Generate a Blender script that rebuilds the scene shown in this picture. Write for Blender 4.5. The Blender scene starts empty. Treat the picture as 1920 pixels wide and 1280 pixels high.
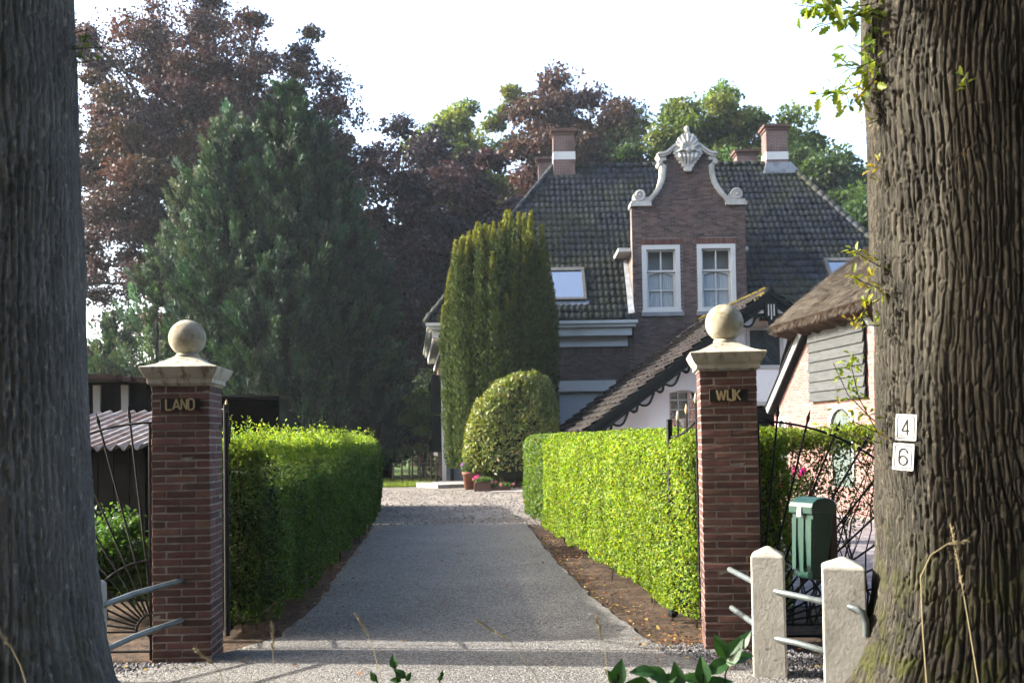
import bpy, bmesh, math, random
import numpy as np
from mathutils import Vector, Matrix

random.seed(7)
R_ = np.random.default_rng(11)
rad = math.radians
sc = bpy.context.scene
C = sc.collection

# ------------------------------------------------------------------ camera
FPX, PPX, PPY, EYE = 1867.0, 960.0, 764.0, 1.65
cam_d = bpy.data.cameras.new('camera')
cam_d.sensor_width = 36.0
cam_d.lens = 36.0 * FPX / 1920.0
cam_d.shift_y = (PPY - 640.0) / 1920.0
cam_d.clip_end = 2000.0
cam_d.dof.use_dof = True
cam_d.dof.focus_distance = 9.5
cam_d.dof.aperture_fstop = 3.6
cam = bpy.data.objects.new('camera', cam_d)
C.objects.link(cam)
CAMROT = Matrix.Rotation(math.pi / 2 + rad(1.9), 4, 'X') @ Matrix.Rotation(rad(-0.9), 4, 'Z')
cam.matrix_world = Matrix.Translation((0, 0, EYE)) @ CAMROT
sc.camera = cam

# ------------------------------------------------------------------ sky, sun, exposure
SUN_EL, SUN_AZ = 28.0, -83.5            # degrees; azimuth clockwise from +Y
sdir = Vector((math.sin(rad(SUN_AZ)) * math.cos(rad(SUN_EL)), math.cos(rad(SUN_AZ)) * math.cos(rad(SUN_EL)), math.sin(rad(SUN_EL))))
world = bpy.data.worlds.new('World')
sc.world = world
world.use_nodes = True
wn = world.node_tree
bg = wn.nodes['Background']
sky = wn.nodes.new('ShaderNodeTexSky')
sky.sky_type = 'NISHITA'
sky.sun_disc = False
sky.sun_elevation = rad(SUN_EL)
sky.sun_rotation = rad(SUN_AZ % 360)
sky.air_density = 0.95
sky.dust_density = 3.6
sky.ozone_density = 1.0
wn.links.new(sky.outputs[0], bg.inputs[0])
bg.inputs[1].default_value = 0.15
sun_d = bpy.data.lights.new('sun', 'SUN')
sun_d.energy = 3.1
sun_d.angle = rad(0.6)
sun_d.color = (1.0, 0.95, 0.86)
sun = bpy.data.objects.new('sun', sun_d)
C.objects.link(sun)
sun.rotation_euler = sdir.to_track_quat('Z', 'Y').to_euler()
sun.location = sdir * 60
sc.view_settings.view_transform = 'Standard'
sc.view_settings.look = 'None'
sc.view_settings.exposure = 2.65
sc.view_settings.gamma = 1.0
sc.cycles.max_bounces = 6
sc.cycles.transparent_max_bounces = 6
sc.cycles.caustics_reflective = False
sc.cycles.caustics_refractive = False
sc.cycles.use_denoising = True
sc.cycles.use_adaptive_sampling = True
sc.cycles.adaptive_threshold = 0.02


# ------------------------------------------------------------------ helpers: picture measurement -> place
def ray(px, py):
    return (CAMROT.to_3x3() @ Vector(((px - PPX) / FPX, (PPY - py) / FPX, -1.0)))

def at(px, py, Y):
    w = ray(px, py)
    return Vector((0, 0, EYE)) + w * (Y / w.y)

def gr(px, py, z=0.0):
    w = ray(px, py)
    return Vector((0, 0, EYE)) + w * ((z - EYE) / w.z)

def gh(Y):                                # the forecourt rises a little towards the house
    t = min(1.0, max(0.0, (Y - 19.0) / 11.0))
    return 0.25 * t * t * (3 - 2 * t)

WM = {}
def wm(o):
    return WM.get(o.name, Matrix.Identity(4)) if o else Matrix.Identity(4)

def onlocal(t, px, py, yl=0.0):           # picture point on the local plane y = yl of a thing
    inv = wm(t).inverted()
    o = inv @ Vector((0, 0, EYE))
    d = inv.to_3x3() @ ray(px, py)
    p = o + d * ((yl - o.y) / d.y)
    return p.x, p.z

# ------------------------------------------------------------------ helpers: objects
def tag(o, label=None, cat=None, group=None, kind=None):
    if label: o['label'] = label
    if cat: o['category'] = cat
    if group: o['group'] = group
    if kind: o['kind'] = kind
    return o

def thing(name, label, cat, loc=(0, 0, 0), rz=0.0, group=None):
    o = bpy.data.objects.new(name, None)
    o.empty_display_size = 0.2
    C.objects.link(o)
    o.location = loc
    o.rotation_euler = (0, 0, rz)
    WM[o.name] = Matrix.Translation(loc) @ Matrix.Rotation(rz, 4, 'Z')
    return tag(o, label, cat, group)

def put(name, me, parent=None, mat=None):
    o = bpy.data.objects.new(name, me)
    C.objects.link(o)
    if mat and not me.materials: me.materials.append(mat)
    if parent:
        o.parent = parent
        WM[o.name] = wm(parent)
    return o

class MB:
    """collects shapes into one mesh; world=thing means shapes are given in world coordinates"""
    def __init__(s, world=None):
        s.v, s.f, s.r = [], [], []
        s.inv = wm(world).inverted() if world else None
    def add(s, vs, fs, rnd=None):
        b = len(s.v)
        if s.inv is not None: vs = [s.inv @ Vector(v) for v in vs]
        s.v += [tuple(v) for v in vs]
        s.f += [tuple(i + b for i in f) for f in fs]
        if rnd is not None: s.r += [rnd] * len(vs)
    def box(s, x0, x1, y0, y1, z0, z1, m=None, rnd=None):
        vs = [Vector((x, y, z)) for z in (z0, z1) for y in (y0, y1) for x in (x0, x1)]
        if m is not None: vs = [m @ v for v in vs]
        s.add(vs, [(0, 2, 3, 1), (4, 5, 7, 6), (0, 1, 5, 4), (2, 6, 7, 3), (0, 4, 6, 2), (1, 3, 7, 5)], rnd)
    def cbox(s, x0, x1, y0, y1, z0, z1, c=0.004, m=None, rnd=None):   # chamfered box, 44 triangles
        X, Y, Z = (x0, x1), (y0, y1), (z0, z1)
        vs, idx = [], {}
        for i in (0, 1):
            for j in (0, 1):
                for k in (0, 1):
                    sx, sy, sz = (1, -1)[i] * c, (1, -1)[j] * c, (1, -1)[k] * c
                    for a, off in enumerate(((0, sy, sz), (sx, 0, sz), (sx, sy, 0))):
                        idx[i, j, k, a] = len(vs)
                        vs.append(Vector((X[i] + off[0], Y[j] + off[1], Z[k] + off[2])))
        fs = []
        for i in (0, 1):
            fs.append([idx[i, 0, 0, 0], idx[i, 1, 0, 0], idx[i, 1, 1, 0], idx[i, 0, 1, 0]][::(-1 if i == 0 else 1)])
            fs.append([idx[0, i, 0, 1], idx[1, i, 0, 1], idx[1, i, 1, 1], idx[0, i, 1, 1]][::(1 if i == 0 else -1)])
            fs.append([idx[0, 0, i, 2], idx[1, 0, i, 2], idx[1, 1, i, 2], idx[0, 1, i, 2]][::(-1 if i == 0 else 1)])
        for i in (0, 1):
            for j in (0, 1):
                fs.append([idx[i, j, 0, 0], idx[i, j, 1, 0], idx[i, j, 1, 1], idx[i, j, 0, 1]])
                fs.append([idx[i, 0, j, 0], idx[i, 1, j, 0], idx[i, 1, j, 2], idx[i, 0, j, 2]])
                fs.append([idx[0, i, j, 1], idx[1, i, j, 1], idx[1, i, j, 2], idx[0, i, j, 2]])
                for k in (0, 1):
                    fs.append([idx[i, j, k, 0], idx[i, j, k, 1], idx[i, j, k, 2]])
        if m is not None: vs = [m @ v for v in vs]
        s.add(vs, fs, rnd)
    def tube(s, pts, rr, seg=8, cap=True, rnd=None):
        pts = [Vector(p) for p in pts]
        if not hasattr(rr, '__len__'): rr = [rr] * len(pts)
        vs, fs = [], []
        prev = None
        for i, p in enumerate(pts):
            d = (pts[min(i + 1, len(pts) - 1)] - pts[max(i - 1, 0)])
            d = d.normalized() if d.length > 1e-9 else Vector((0, 0, 1))
            if prev is None:
                a = d.orthogonal().normalized()
            else:
                a = (prev - d * prev.dot(d))
                a = a.normalized() if a.length > 1e-6 else d.orthogonal().normalized()
            prev = a
            b = d.cross(a)
            for k in range(seg):
                t = 2 * math.pi * k / seg
                vs.append(p + (a * math.cos(t) + b * math.sin(t)) * rr[i])
        for i in range(len(pts) - 1):
            for k in range(seg):
                fs.append((i * seg + k, i * seg + (k + 1) % seg, (i + 1) * seg + (k + 1) % seg, (i + 1) * seg + k))
        if cap:
            fs.append(tuple(range(seg))[::-1])
            fs.append(tuple(range((len(pts) - 1) * seg, len(pts) * seg)))
        s.add(vs, fs, rnd)
    def prism(s, poly, a0, a1, axis='y', rnd=None):   # polygon (u, z) extruded along an axis
        n = len(poly)
        mk = (lambda u, w, a: (u, a, w)) if axis == 'y' else ((lambda u, w, a: (a, u, w)) if axis == 'x' else (lambda u, w, a: (u, w, a)))
        vs = [mk(u, w, a0) for u, w in poly] + [mk(u, w, a1) for u, w in poly]
        fs = [tuple(range(n)), tuple(range(2 * n - 1, n - 1, -1))] + [(i, i + n, (i + 1) % n + n, (i + 1) % n) for i in range(n)]
        s.add(vs, fs, rnd)
    def lathe(s, prof, seg=24, sq=False, c=(0, 0, 0)):   # profile (r, z); sq = square plan
        vs, fs = [], []
        for r, z in prof:
            if sq:
                vs += [(c[0] - r, c[1] - r, c[2] + z), (c[0] + r, c[1] - r, c[2] + z), (c[0] + r, c[1] + r, c[2] + z), (c[0] - r, c[1] + r, c[2] + z)]
            else:
                vs += [(c[0] + r * math.cos(2 * math.pi * k / seg), c[1] + r * math.sin(2 * math.pi * k / seg), c[2] + z) for k in range(seg)]
        q = 4 if sq else seg
        for i in range(len(prof) - 1):
            for k in range(q):
                fs.append((i * q + k, i * q + (k + 1) % q, (i + 1) * q + (k + 1) % q, (i + 1) * q + k))
        fs.append(tuple(range(q))[::-1])
        fs.append(tuple(range((len(prof) - 1) * q, len(prof) * q)))
        s.add(vs, fs)
    def ball(s, c, r, seg=24, rings=14, sz=1.0):
        s.lathe([(max(1e-4, r * math.sin(math.pi * i / rings)), -r * sz * math.cos(math.pi * i / rings)) for i in range(rings + 1)], seg, c=c)
    def mesh(s, name, mat=None, smooth=False):
        me = bpy.data.meshes.new(name)
        me.from_pydata(s.v, [], s.f)
        if mat: me.materials.append(mat)
        if s.r and len(s.r) == len(s.v):
            a = me.attributes.new('rnd', 'FLOAT', 'POINT')
            a.data.foreach_set('value', s.r)
        if smooth:
            me.polygons.foreach_set('use_smooth', [True] * len(me.polygons))
        bm = bmesh.new(); bm.from_mesh(me)
        bmesh.ops.recalc_face_normals(bm, faces=bm.faces)
        bm.to_mesh(me); bm.free()
        return me
    def build(s, name, mat, parent=None, smooth=False, label=None, kind=None):
        return tag(put(name, s.mesh(name, mat, smooth), parent), label=label, kind=kind)

def smooth_angle(o, deg=40):
    me = o.data
    me.polygons.foreach_set('use_smooth', [True] * len(me.polygons))
    bm = bmesh.new(); bm.from_mesh(me)
    for e in bm.edges:
        if len(e.link_faces) == 2 and e.calc_face_angle(0) > rad(deg): e.smooth = False
    bm.to_mesh(me); bm.free()

def holed_wall(name, outer, holes, y0, y1, mat, parent):
    """flat wall in local x-z with real openings, thickness y0..y1"""
    bm = bmesh.new()
    loops = [outer] + holes
    es = []
    rings = []
    for lp in loops:
        vs = [bm.verts.new((u, y0, w)) for u, w in lp]
        rings.append(vs)
        es += [bm.edges.new((vs[i], vs[(i + 1) % len(vs)])) for i in range(len(vs))]
    bmesh.ops.triangle_fill(bm, use_beauty=True, use_dissolve=False, edges=es)
    front = list(bm.faces)
    bk = {}
    for vs in rings:
        for v in vs: bk[v] = bm.verts.new((v.co.x, y1, v.co.z))
    for f in front:
        bm.faces.new([bk[v] for v in reversed(f.verts)])
    for vs in rings:
        for i in range(len(vs)):
            a, b = vs[i], vs[(i + 1) % len(vs)]
            bm.faces.new((a, b, bk[b], bk[a]))
    bmesh.ops.recalc_face_normals(bm, faces=bm.faces)
    me = bpy.data.meshes.new(name); bm.to_mesh(me); bm.free()
    me.materials.append(mat)
    return put(name, me, parent)

# ------------------------------------------------------------------ numpy noise
def _h(a, b, c, seed):
    n = (a * 374761393 + b * 668265263 + c * 2147483647 + seed * 974634777) & 0xffffffff
    n = ((n ^ (n >> 13)) * 1274126177) & 0xffffffff
    return ((n ^ (n >> 16)) & 0xffff) / 65535.0

def vnoise(P, s=1.0, seed=0):
    P = np.asarray(P, float) * s
    i = np.floor(P).astype(np.int64)
    f = P - i
    f = f * f * (3 - 2 * f)
    o = 0
    for a in (0, 1):
        for b in (0, 1):
            for c in (0, 1):
                w = (f[:, 0] if a else 1 - f[:, 0]) * (f[:, 1] if b else 1 - f[:, 1]) * (f[:, 2] if c else 1 - f[:, 2])
                o = o + w * _h(i[:, 0] + a, i[:, 1] + b, i[:, 2] + c, seed)
    return o * 2 - 1

def unit(A):
    return A / np.maximum(np.linalg.norm(A, axis=1, keepdims=True), 1e-9)

# ------------------------------------------------------------------ materials
def nodes(name):
    m = bpy.data.materials.new(name)
    m.use_nodes = True
    nt = m.node_tree
    return m, nt, nt.nodes['Principled BSDF'], nt.nodes['Material Output']

def N(nt, typ, **kw):
    n = nt.nodes.new(typ)
    for k, v in kw.items():
        if k.startswith('i_'):
            key = k[2:]
            n.inputs[int(key) if key.isdigit() else key].default_value = v
        else: setattr(n, k, v)
    return n

AL = 0.6
def rgba(c): return (c[0] * AL, c[1] * AL, c[2] * AL, 1.0)

def mixc(nt, fac, a, b, blend='MIX'):
    n = N(nt, 'ShaderNodeMix', data_type='RGBA', blend_type=blend)
    for sock, val in ((n.inputs[0], fac), (n.inputs[6], a), (n.inputs[7], b)):
        if hasattr(val, 'is_linked') or hasattr(val, 'links'): nt.links.new(val, sock)
        elif isinstance(val, (int, float)): sock.default_value = val
        else: sock.default_value = rgba(val)
    return n.outputs[2]

def ramp(nt, src, lo, hi):
    n = N(nt, 'ShaderNodeMapRange', interpolation_type='SMOOTHSTEP')
    n.inputs[1].default_value = lo; n.inputs[2].default_value = hi
    nt.links.new(src, n.inputs[0])
    return n.outputs[0]

def noise(nt, pos, scale, detail=4.0, stretch=None, rough=0.55):
    if stretch:
        v = N(nt, 'ShaderNodeVectorMath', operation='MULTIPLY'); v.inputs[1].default_value = stretch
        nt.links.new(pos, v.inputs[0]); pos = v.outputs[0]
    n = N(nt, 'ShaderNodeTexNoise')
    n.inputs['Scale'].default_value = scale; n.inputs['Detail'].default_value = detail; n.inputs['Roughness'].default_value = rough
    nt.links.new(pos, n.inputs['Vector'])
    return n.outputs[0]

def pmat(name, col, rough=0.8, spec=0.3, col2=None, n1=(3.0, .42, .62), col3=None, n3=(9.0, .55, .7), st1=None, st3=None,
         rnd=0.0, bump=None, metal=0.0, stb=None, coat=0.0):
    m, nt, p, out = nodes(name)
    pos = N(nt, 'ShaderNodeNewGeometry').outputs['Position']
    c = None
    if col2: c = mixc(nt, ramp(nt, noise(nt, pos, n1[0], stretch=st1), n1[1], n1[2]), col, col2)
    if col3: c = mixc(nt, ramp(nt, noise(nt, pos, n3[0], stretch=st3), n3[1], n3[2]), c if c is not None else col, col3)
    if rnd:
        at_ = N(nt, 'ShaderNodeAttribute', attribute_name='rnd')
        oi = N(nt, 'ShaderNodeObjectInfo')
        ad = N(nt, 'ShaderNodeMath', operation='ADD'); nt.links.new(at_.outputs['Fac'], ad.inputs[0]); nt.links.new(oi.outputs['Random'], ad.inputs[1])
        fr = N(nt, 'ShaderNodeMath', operation='FRACT'); nt.links.new(ad.outputs[0], fr.inputs[0])
        mr = N(nt, 'ShaderNodeMapRange'); mr.inputs[3].default_value = 1 - rnd; mr.inputs[4].default_value = 1 + rnd
        nt.links.new(fr.outputs[0], mr.inputs[0])
        hs = N(nt, 'ShaderNodeHueSaturation')
        nt.links.new(mr.outputs[0], hs.inputs['Value'])
        m2 = N(nt, 'ShaderNodeMapRange'); m2.inputs[3].default_value = 0.5 - rnd * .03; m2.inputs[4].default_value = 0.5 + rnd * .05
        f2 = N(nt, 'ShaderNodeMath', operation='MULTIPLY'); f2.inputs[1].default_value = 7.31; nt.links.new(fr.outputs[0], f2.inputs[0])
        f3 = N(nt, 'ShaderNodeMath', operation='FRACT'); nt.links.new(f2.outputs[0], f3.inputs[0]); nt.links.new(f3.outputs[0], m2.inputs[0])
        nt.links.new(m2.outputs[0], hs.inputs['Hue'])
        if c is not None: nt.links.new(c, hs.inputs['Color'])
        else: hs.inputs['Color'].default_value = rgba(col)
        c = hs.outputs[0]
    if c is not None: nt.links.new(c, p.inputs['Base Color'])
    else: p.inputs['Base Color'].default_value = rgba(col)
    p.inputs['Roughness'].default_value = rough
    p.inputs['Specular IOR Level'].default_value = spec
    p.inputs['Metallic'].default_value = metal
    if coat: p.inputs['Coat Weight'].default_value = coat
    if bump:
        b = N(nt, 'ShaderNodeBump'); b.inputs['Strength'].default_value = bump[1]; b.inputs['Distance'].default_value = bump[2]
        nt.links.new(noise(nt, pos, bump[0], 6.0, stretch=stb), b.inputs['Height'])
        nt.links.new(b.outputs[0], p.inputs['Normal'])
    return m

def leafmat(name, trans=0.4, rough=0.5, spec=0.35, tint=(1.25, 1.3, 0.55)):
    m, nt, p, out = nodes(name)
    a = N(nt, 'ShaderNodeAttribute', attribute_name='Col')
    nt.links.new(a.outputs['Color'], p.inputs['Base Color'])
    p.inputs['Roughness'].default_value = rough
    p.inputs['Specular IOR Level'].default_value = spec
    t = N(nt, 'ShaderNodeBsdfTranslucent')
    nt.links.new(mixc(nt, 1.0, a.outputs['Color'], tuple(q / AL for q in tint), 'MULTIPLY'), t.inputs['Color'])
    mx = N(nt, 'ShaderNodeMixShader'); mx.inputs[0].default_value = trans
    nt.links.new(p.outputs[0], mx.inputs[1]); nt.links.new(t.outputs[0], mx.inputs[2])
    nt.links.new(mx.outputs[0], out.inputs['Surface'])
    return m

def brickmat(name, c1, c2, mortar, scale=1.0, ax='xz'):
    m, nt, p, out = nodes(name)
    tc = N(nt, 'ShaderNodeTexCoord')
    sx = N(nt, 'ShaderNodeSeparateXYZ'); nt.links.new(tc.outputs['Object'], sx.inputs[0])
    sm = N(nt, 'ShaderNodeMath', operation='ADD'); nt.links.new(sx.outputs[0], sm.inputs[0]); nt.links.new(sx.outputs[1], sm.inputs[1])
    cb = N(nt, 'ShaderNodeCombineXYZ'); nt.links.new(sm.outputs[0], cb.inputs[0]); nt.links.new(sx.outputs[2], cb.inputs[1])
    b = N(nt, 'ShaderNodeTexBrick')
    nt.links.new(cb.outputs[0], b.inputs['Vector'])
    b.inputs['Color1'].default_value = rgba(c1); b.inputs['Color2'].default_value = rgba(c2); b.inputs['Mortar'].default_value = rgba(mortar)
    b.inputs['Scale'].default_value = scale
    b.inputs['Brick Width'].default_value = 0.22; b.inputs['Row Height'].default_value = 0.06
    b.inputs['Mortar Size'].default_value = 0.006; b.inputs['Bias'].default_value = -0.1
    pos = N(nt, 'ShaderNodeNewGeometry').outputs['Position']
    c = mixc(nt, ramp(nt, noise(nt, pos, 1.3), .4, .65), b.outputs['Color'], (1.0, .92, .92), 'MULTIPLY')
    nt.links.new(c, p.inputs['Base Color'])
    p.inputs['Roughness'].default_value = .85
    bp = N(nt, 'ShaderNodeBump'); bp.inputs['Strength'].default_value = .5; bp.inputs['Distance'].default_value = .006; bp.invert = True
    nt.links.new(b.outputs['Fac'], bp.inputs['Height']); nt.links.new(bp.outputs[0], p.inputs['Normal'])
    return m

MT = {}
MT['soil'] = pmat('soil', (.075, .05, .035), .95, .1, (.13, .09, .06), (2.5, .4, .65), (.035, .03, .022), (11, .5, .65), bump=(22, .8, .03))
MT['lawn'] = pmat('lawn', (.07, .13, .025), .9, .1, (.12, .17, .04), (1.5, .4, .6), bump=(40, .7, .03))
MT['gravel'] = pmat('gravel', (.26, .235, .205), .95, .15, (.19, .165, .14), (.9, .4, .62), (.33, .30, .265), (60, .52, .68), bump=(70, .9, .02))
MT['cobble'] = pmat('cobble', (.27, .24, .25), .9, .2, (.16, .14, .15), (4, .4, .6), (.4, .37, .36), (25, .5, .7), bump=(18, .8, .03))
MT['pebble'] = pmat('pebble', (.15, .145, .15), .75, .3, rnd=.6)
MT['pale_pebble'] = pmat('pale_pebble', (.27, .245, .22), .85, .2, rnd=.35)
MT['brick'] = pmat('pillar_brick', (.165, .078, .067), .85, .25, (.115, .059, .053), (9, .35, .65), (.22, .135, .115), (26, .6, .8), rnd=.38, bump=(55, .5, .004))
MT['mortar'] = pmat('mortar', (.38, .345, .31), .95, .1, (.28, .255, .23), (12, .4, .6), bump=(60, .5, .004))
MT['hbrick'] = pmat('house_brick', (.158, .105, .094), .88, .2, (.12, .087, .082), (.9, .38, .62), (.21, .14, .115), (5, .55, .75), rnd=.42)
MT['hmortar'] = pmat('house_mortar', (.25, .225, .2), .95, .1, (.16, .145, .135), (1.2, .4, .6))
MT['redbrick'] = pmat('arch_brick', (.16, .07, .055), .85, .2, rnd=.35)
MT['bbrick'] = pmat('barn_brick', (.285, .145, .13), .9, .2, (.32, .18, .16), (3, .4, .6), rnd=.22)
MT['bmortar'] = pmat('barn_mortar', (.32, .27, .255), .95, .1)
MT['chbrick'] = brickmat('chimney_brick', (.17, .085, .068), (.13, .066, .055), (.3, .27, .24))
MT['sidebrick'] = brickmat('side_brick', (.2, .105, .08), (.15, .085, .066), (.33, .3, .27))
MT['stone'] = pmat('cap_stone', (.58, .545, .465), .9, .2, (.44, .41, .34), (5, .4, .66), (.20, .17, .11), (16, .50, .72), bump=(45, .6, .006), st3=(1, 1, .35))
MT['ballstone'] = pmat('ball_stone', (.52, .495, .41), .9, .2, (.35, .325, .24), (4.5, .38, .64), (.24, .19, .09), (9, .52, .70), bump=(50, .55, .006))
MT['concrete'] = pmat('post_concrete', (.53, .51, .46), .9, .2, (.42, .40, .36), (6, .4, .65), (.17, .16, .14), (30, .62, .76), bump=(40, .5, .006))
MT['trim'] = pmat('gable_stone', (.6, .585, .53), .85, .25, (.44, .425, .385), (3.5, .45, .7), (.25, .24, .22), (12, .62, .8))
MT['white'] = pmat('white_paint', (.72, .715, .68), .55, .35, (.6, .59, .56), (2.5, .5, .75))
MT['whitewash'] = pmat('whitewashed_wall', (1.28, 1.28, 1.25), .9, .15, (1.18, 1.17, 1.13), (1.6, .42, .66), (.95, .92, .87), (6, .66, .85), bump=(16, .35, .012), stb=(1, 1, 3.5))
MT['plinth'] = pmat('plinth_grey', (.3, .31, .33), .8, .25, (.24, .25, .26), (2, .4, .6))
MT['tile'] = None
MT['lead'] = pmat('lead', (.34, .36, .385), .6, .4, (.22, .235, .25), (4, .4, .62), metal=.25)
MT['dark_green'] = pmat('dark_green_paint', (.005, .010, .012), .7, .12, (.009, .014, .015), (5, .4, .7))
MT['hatch'] = pmat('hatch_paint', (.022, .04, .048), .6, .3, (.034, .052, .058), (7, .4, .7), rnd=.25, bump=(30, .3, .003), stb=(1, 1, .2))
MT['black_wood'] = pmat('black_boards', (.006, .0068, .0078), .8, .12, (.011, .0115, .012), (4, .4, .7), rnd=.3)
MT['grey_board'] = pmat('grey_boards', (.075, .081, .082), .8, .2, (.052, .057, .058), (3, .4, .7), (.115, .116, .112), (14, .6, .8), st1=(6, 1, 6), st3=(4, .5, 12), rnd=.12, bump=(20, .4, .004), stb=(3, .6, 10))
MT['door_green'] = pmat('shutter_green', (.12, .16, .145), .6, .3, (.09, .125, .115), (4, .4, .7), rnd=.12)
MT['thatch'] = pmat('thatch', (.105, .088, .072), 1.0, .05, (.068, .056, .045), (2.2, .4, .65), (.155, .132, .108), (30, .55, .75), st3=(1, 1, .3), bump=(45, 1.0, .03), rnd=.35)
MT['reed'] = pmat('thatch_cut', (.13, .085, .058), 1.0, .05, (.085, .055, .037), (8, .4, .65), bump=(60, 1.0, .03))
MT['curtain'] = pmat('net_curtain', (.95, 1.0, 1.05), .9, .1)
MT['blind'] = pmat('roller_blind', (.6, .63, .64), .8, .2)
MT['iron'] = pmat('black_iron', (.012, .014, .015), .8, .2, (.022, .022, .022), (12, .4, .7))
MT['gold'] = pmat('gold_tip', (.5, .38, .17), .45, .5)
MT['galv'] = pmat('galvanised_steel', (.24, .28, .28), .45, .5, (.16, .19, .19), (11, .4, .68), metal=.5)
MT['plate'] = pmat('name_plate', (.01, .01, .01), .6, .3)
MT['letter'] = pmat('letter_brass', (.5, .4, .22), .55, .4)
MT['enamel'] = pmat('enamel', (.8, .8, .8), .3, .5)
MT['ink'] = pmat('black_print', (.015, .015, .015), .4, .4)
MT['box_green'] = pmat('letterbox_plastic', (.012, .055, .04), .36, .5, (.017, .068, .05), (6, .4, .65))
MT['post_wood'] = pmat('brown_post', (.11, .07, .045), .85, .2, (.075, .05, .035), (8, .4, .7), st1=(1, 1, .15))
MT['corr'] = pmat('corrugated_sheet', (.42, .385, .375), .9, .2, (.29, .2, .17), (3, .38, .62), (.52, .5, .49), (11, .5, .7))
MT['rust'] = pmat('rusty_sheet', (.1, .06, .06), .85, .2, (.16, .1, .09), (6, .4, .6))
MT['twig'] = pmat('twig', (.09, .065, .045), .9, .15, (.06, .045, .03), (20, .4, .6))
MT['trunk'] = pmat('tree_trunk', (.07, .06, .05), .95, .1, (.045, .04, .035), (3, .4, .65), bump=(14, .8, .03), stb=(1, 1, .25))
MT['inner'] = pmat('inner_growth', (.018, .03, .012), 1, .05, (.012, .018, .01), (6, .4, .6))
MT['terracotta'] = pmat('terracotta', (.3, .13, .08), .85, .2, (.22, .1, .07), (6, .4, .6))
MT['planter'] = pmat('planter_wood', (.13, .075, .06), .8, .2)
MT['slab'] = pmat('stoop_stone', (.42, .4, .37), .85, .2, (.32, .3, .28), (3, .4, .65))
MT['straw'] = pmat('dry_grass', (.36, .3, .17), .8, .2)
MT['verge'] = pmat('verge_paint', (.23, .255, .265), .7, .3, (.18, .2, .205), (5, .4, .7))
MT['skyframe'] = pmat('skylight_frame', (.085, .085, .085), .6, .3, (.13, .125, .11), (6, .4, .7))
MT['lampwhite'] = pmat('lamp_white', (.6, .6, .58), .5, .3)

def glassmat(name, col, rough=.04):
    m, nt, p, out = nodes(name)
    p.inputs['Base Color'].default_value = rgba(col)
    p.inputs['Roughness'].default_value = rough
    p.inputs['Specular IOR Level'].default_value = .6
    g = N(nt, 'ShaderNodeBsdfTransparent'); g.inputs[0].default_value = (.97, .98, .98, 1)
    gl = N(nt, 'ShaderNodeBsdfGlossy'); gl.inputs['Roughness'].default_value = rough
    mx = N(nt, 'ShaderNodeMixShader'); mx.inputs[0].default_value = .1
    nt.links.new(g.outputs[0], mx.inputs[1]); nt.links.new(gl.outputs[0], mx.inputs[2])
    nt.links.new(mx.outputs[0], out.inputs['Surface'])
    try: m.use_transparent_shadow = True
    except Exception: pass
    return m
MT['glass'] = glassmat('window_glass', (.1, .1, .1))
MT['pane_grey'] = pmat('pane_sky_grey', (.45, .46, .48), .9, .1)  # pale grey behind the house panes stands in for reflected sky
MT['skyglass'] = pmat('skylight_glass', (.5, .56, .62), .03, .9, metal=.85)

# pantiles: dark glazed, moss in patches
def tilemat(name, base, moss, mossamt, rough):
    m, nt, p, out = nodes(name)
    pos = N(nt, 'ShaderNodeNewGeometry').outputs['Position']
    a = N(nt, 'ShaderNodeAttribute', attribute_name='rnd'); oi = N(nt, 'ShaderNodeObjectInfo')
    ad = N(nt, 'ShaderNodeMath', operation='ADD'); nt.links.new(a.outputs['Fac'], ad.inputs[0]); nt.links.new(oi.outputs['Random'], ad.inputs[1])
    fr = N(nt, 'ShaderNodeMath', operation='FRACT'); nt.links.new(ad.outputs[0], fr.inputs[0])
    mr = N(nt, 'ShaderNodeMapRange'); mr.inputs[3].default_value = .45; mr.inputs[4].default_value = 1.75; nt.links.new(fr.outputs[0], mr.inputs[0])
    hs = N(nt, 'ShaderNodeHueSaturation'); nt.links.new(mr.outputs[0], hs.inputs['Value'])
    nt.links.new(mixc(nt, ramp(nt, noise(nt, pos, 1.1), .4, .65), base, (base[0] * 1.7, base[1] * 1.55, base[2] * 1.4)), hs.inputs['Color'])
    n1 = noise(nt, pos, .55, 3); n2 = noise(nt, pos, 14, 5)
    s = N(nt, 'ShaderNodeMath', operation='MULTIPLY'); nt.links.new(ramp(nt, n1, .42, .66), s.inputs[0]); nt.links.new(ramp(nt, n2, .36, .62), s.inputs[1])
    s2 = N(nt, 'ShaderNodeMath', operation='MULTIPLY'); s2.inputs[1].default_value = mossamt; nt.links.new(s.outputs[0], s2.inputs[0])
    nt.links.new(mixc(nt, s2.outputs[0], hs.outputs[0], moss), p.inputs['Base Color'])
    p.inputs['Roughness'].default_value = rough
    p.inputs['Specular IOR Level'].default_value = .17
    b = N(nt, 'ShaderNodeBump'); b.inputs['Strength'].default_value = .5; b.inputs['Distance'].default_value = .01
    nt.links.new(n2, b.inputs['Height']); nt.links.new(b.outputs[0], p.inputs['Normal'])
    return m
MT['tile'] = tilemat('roof_tile', (.0115, .0155, .0215), (.05, .053, .017), .8, .68)
MT['ctile'] = tilemat('cottage_tile', (.0085, .0062, .0068), (.035, .033, .014), .35, .8)
MT['moss'] = pmat('ridge_moss', (.2, .15, .03), 1, .05, (.11, .1, .025), (8, .4, .65), bump=(25, 1, .03))

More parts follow.
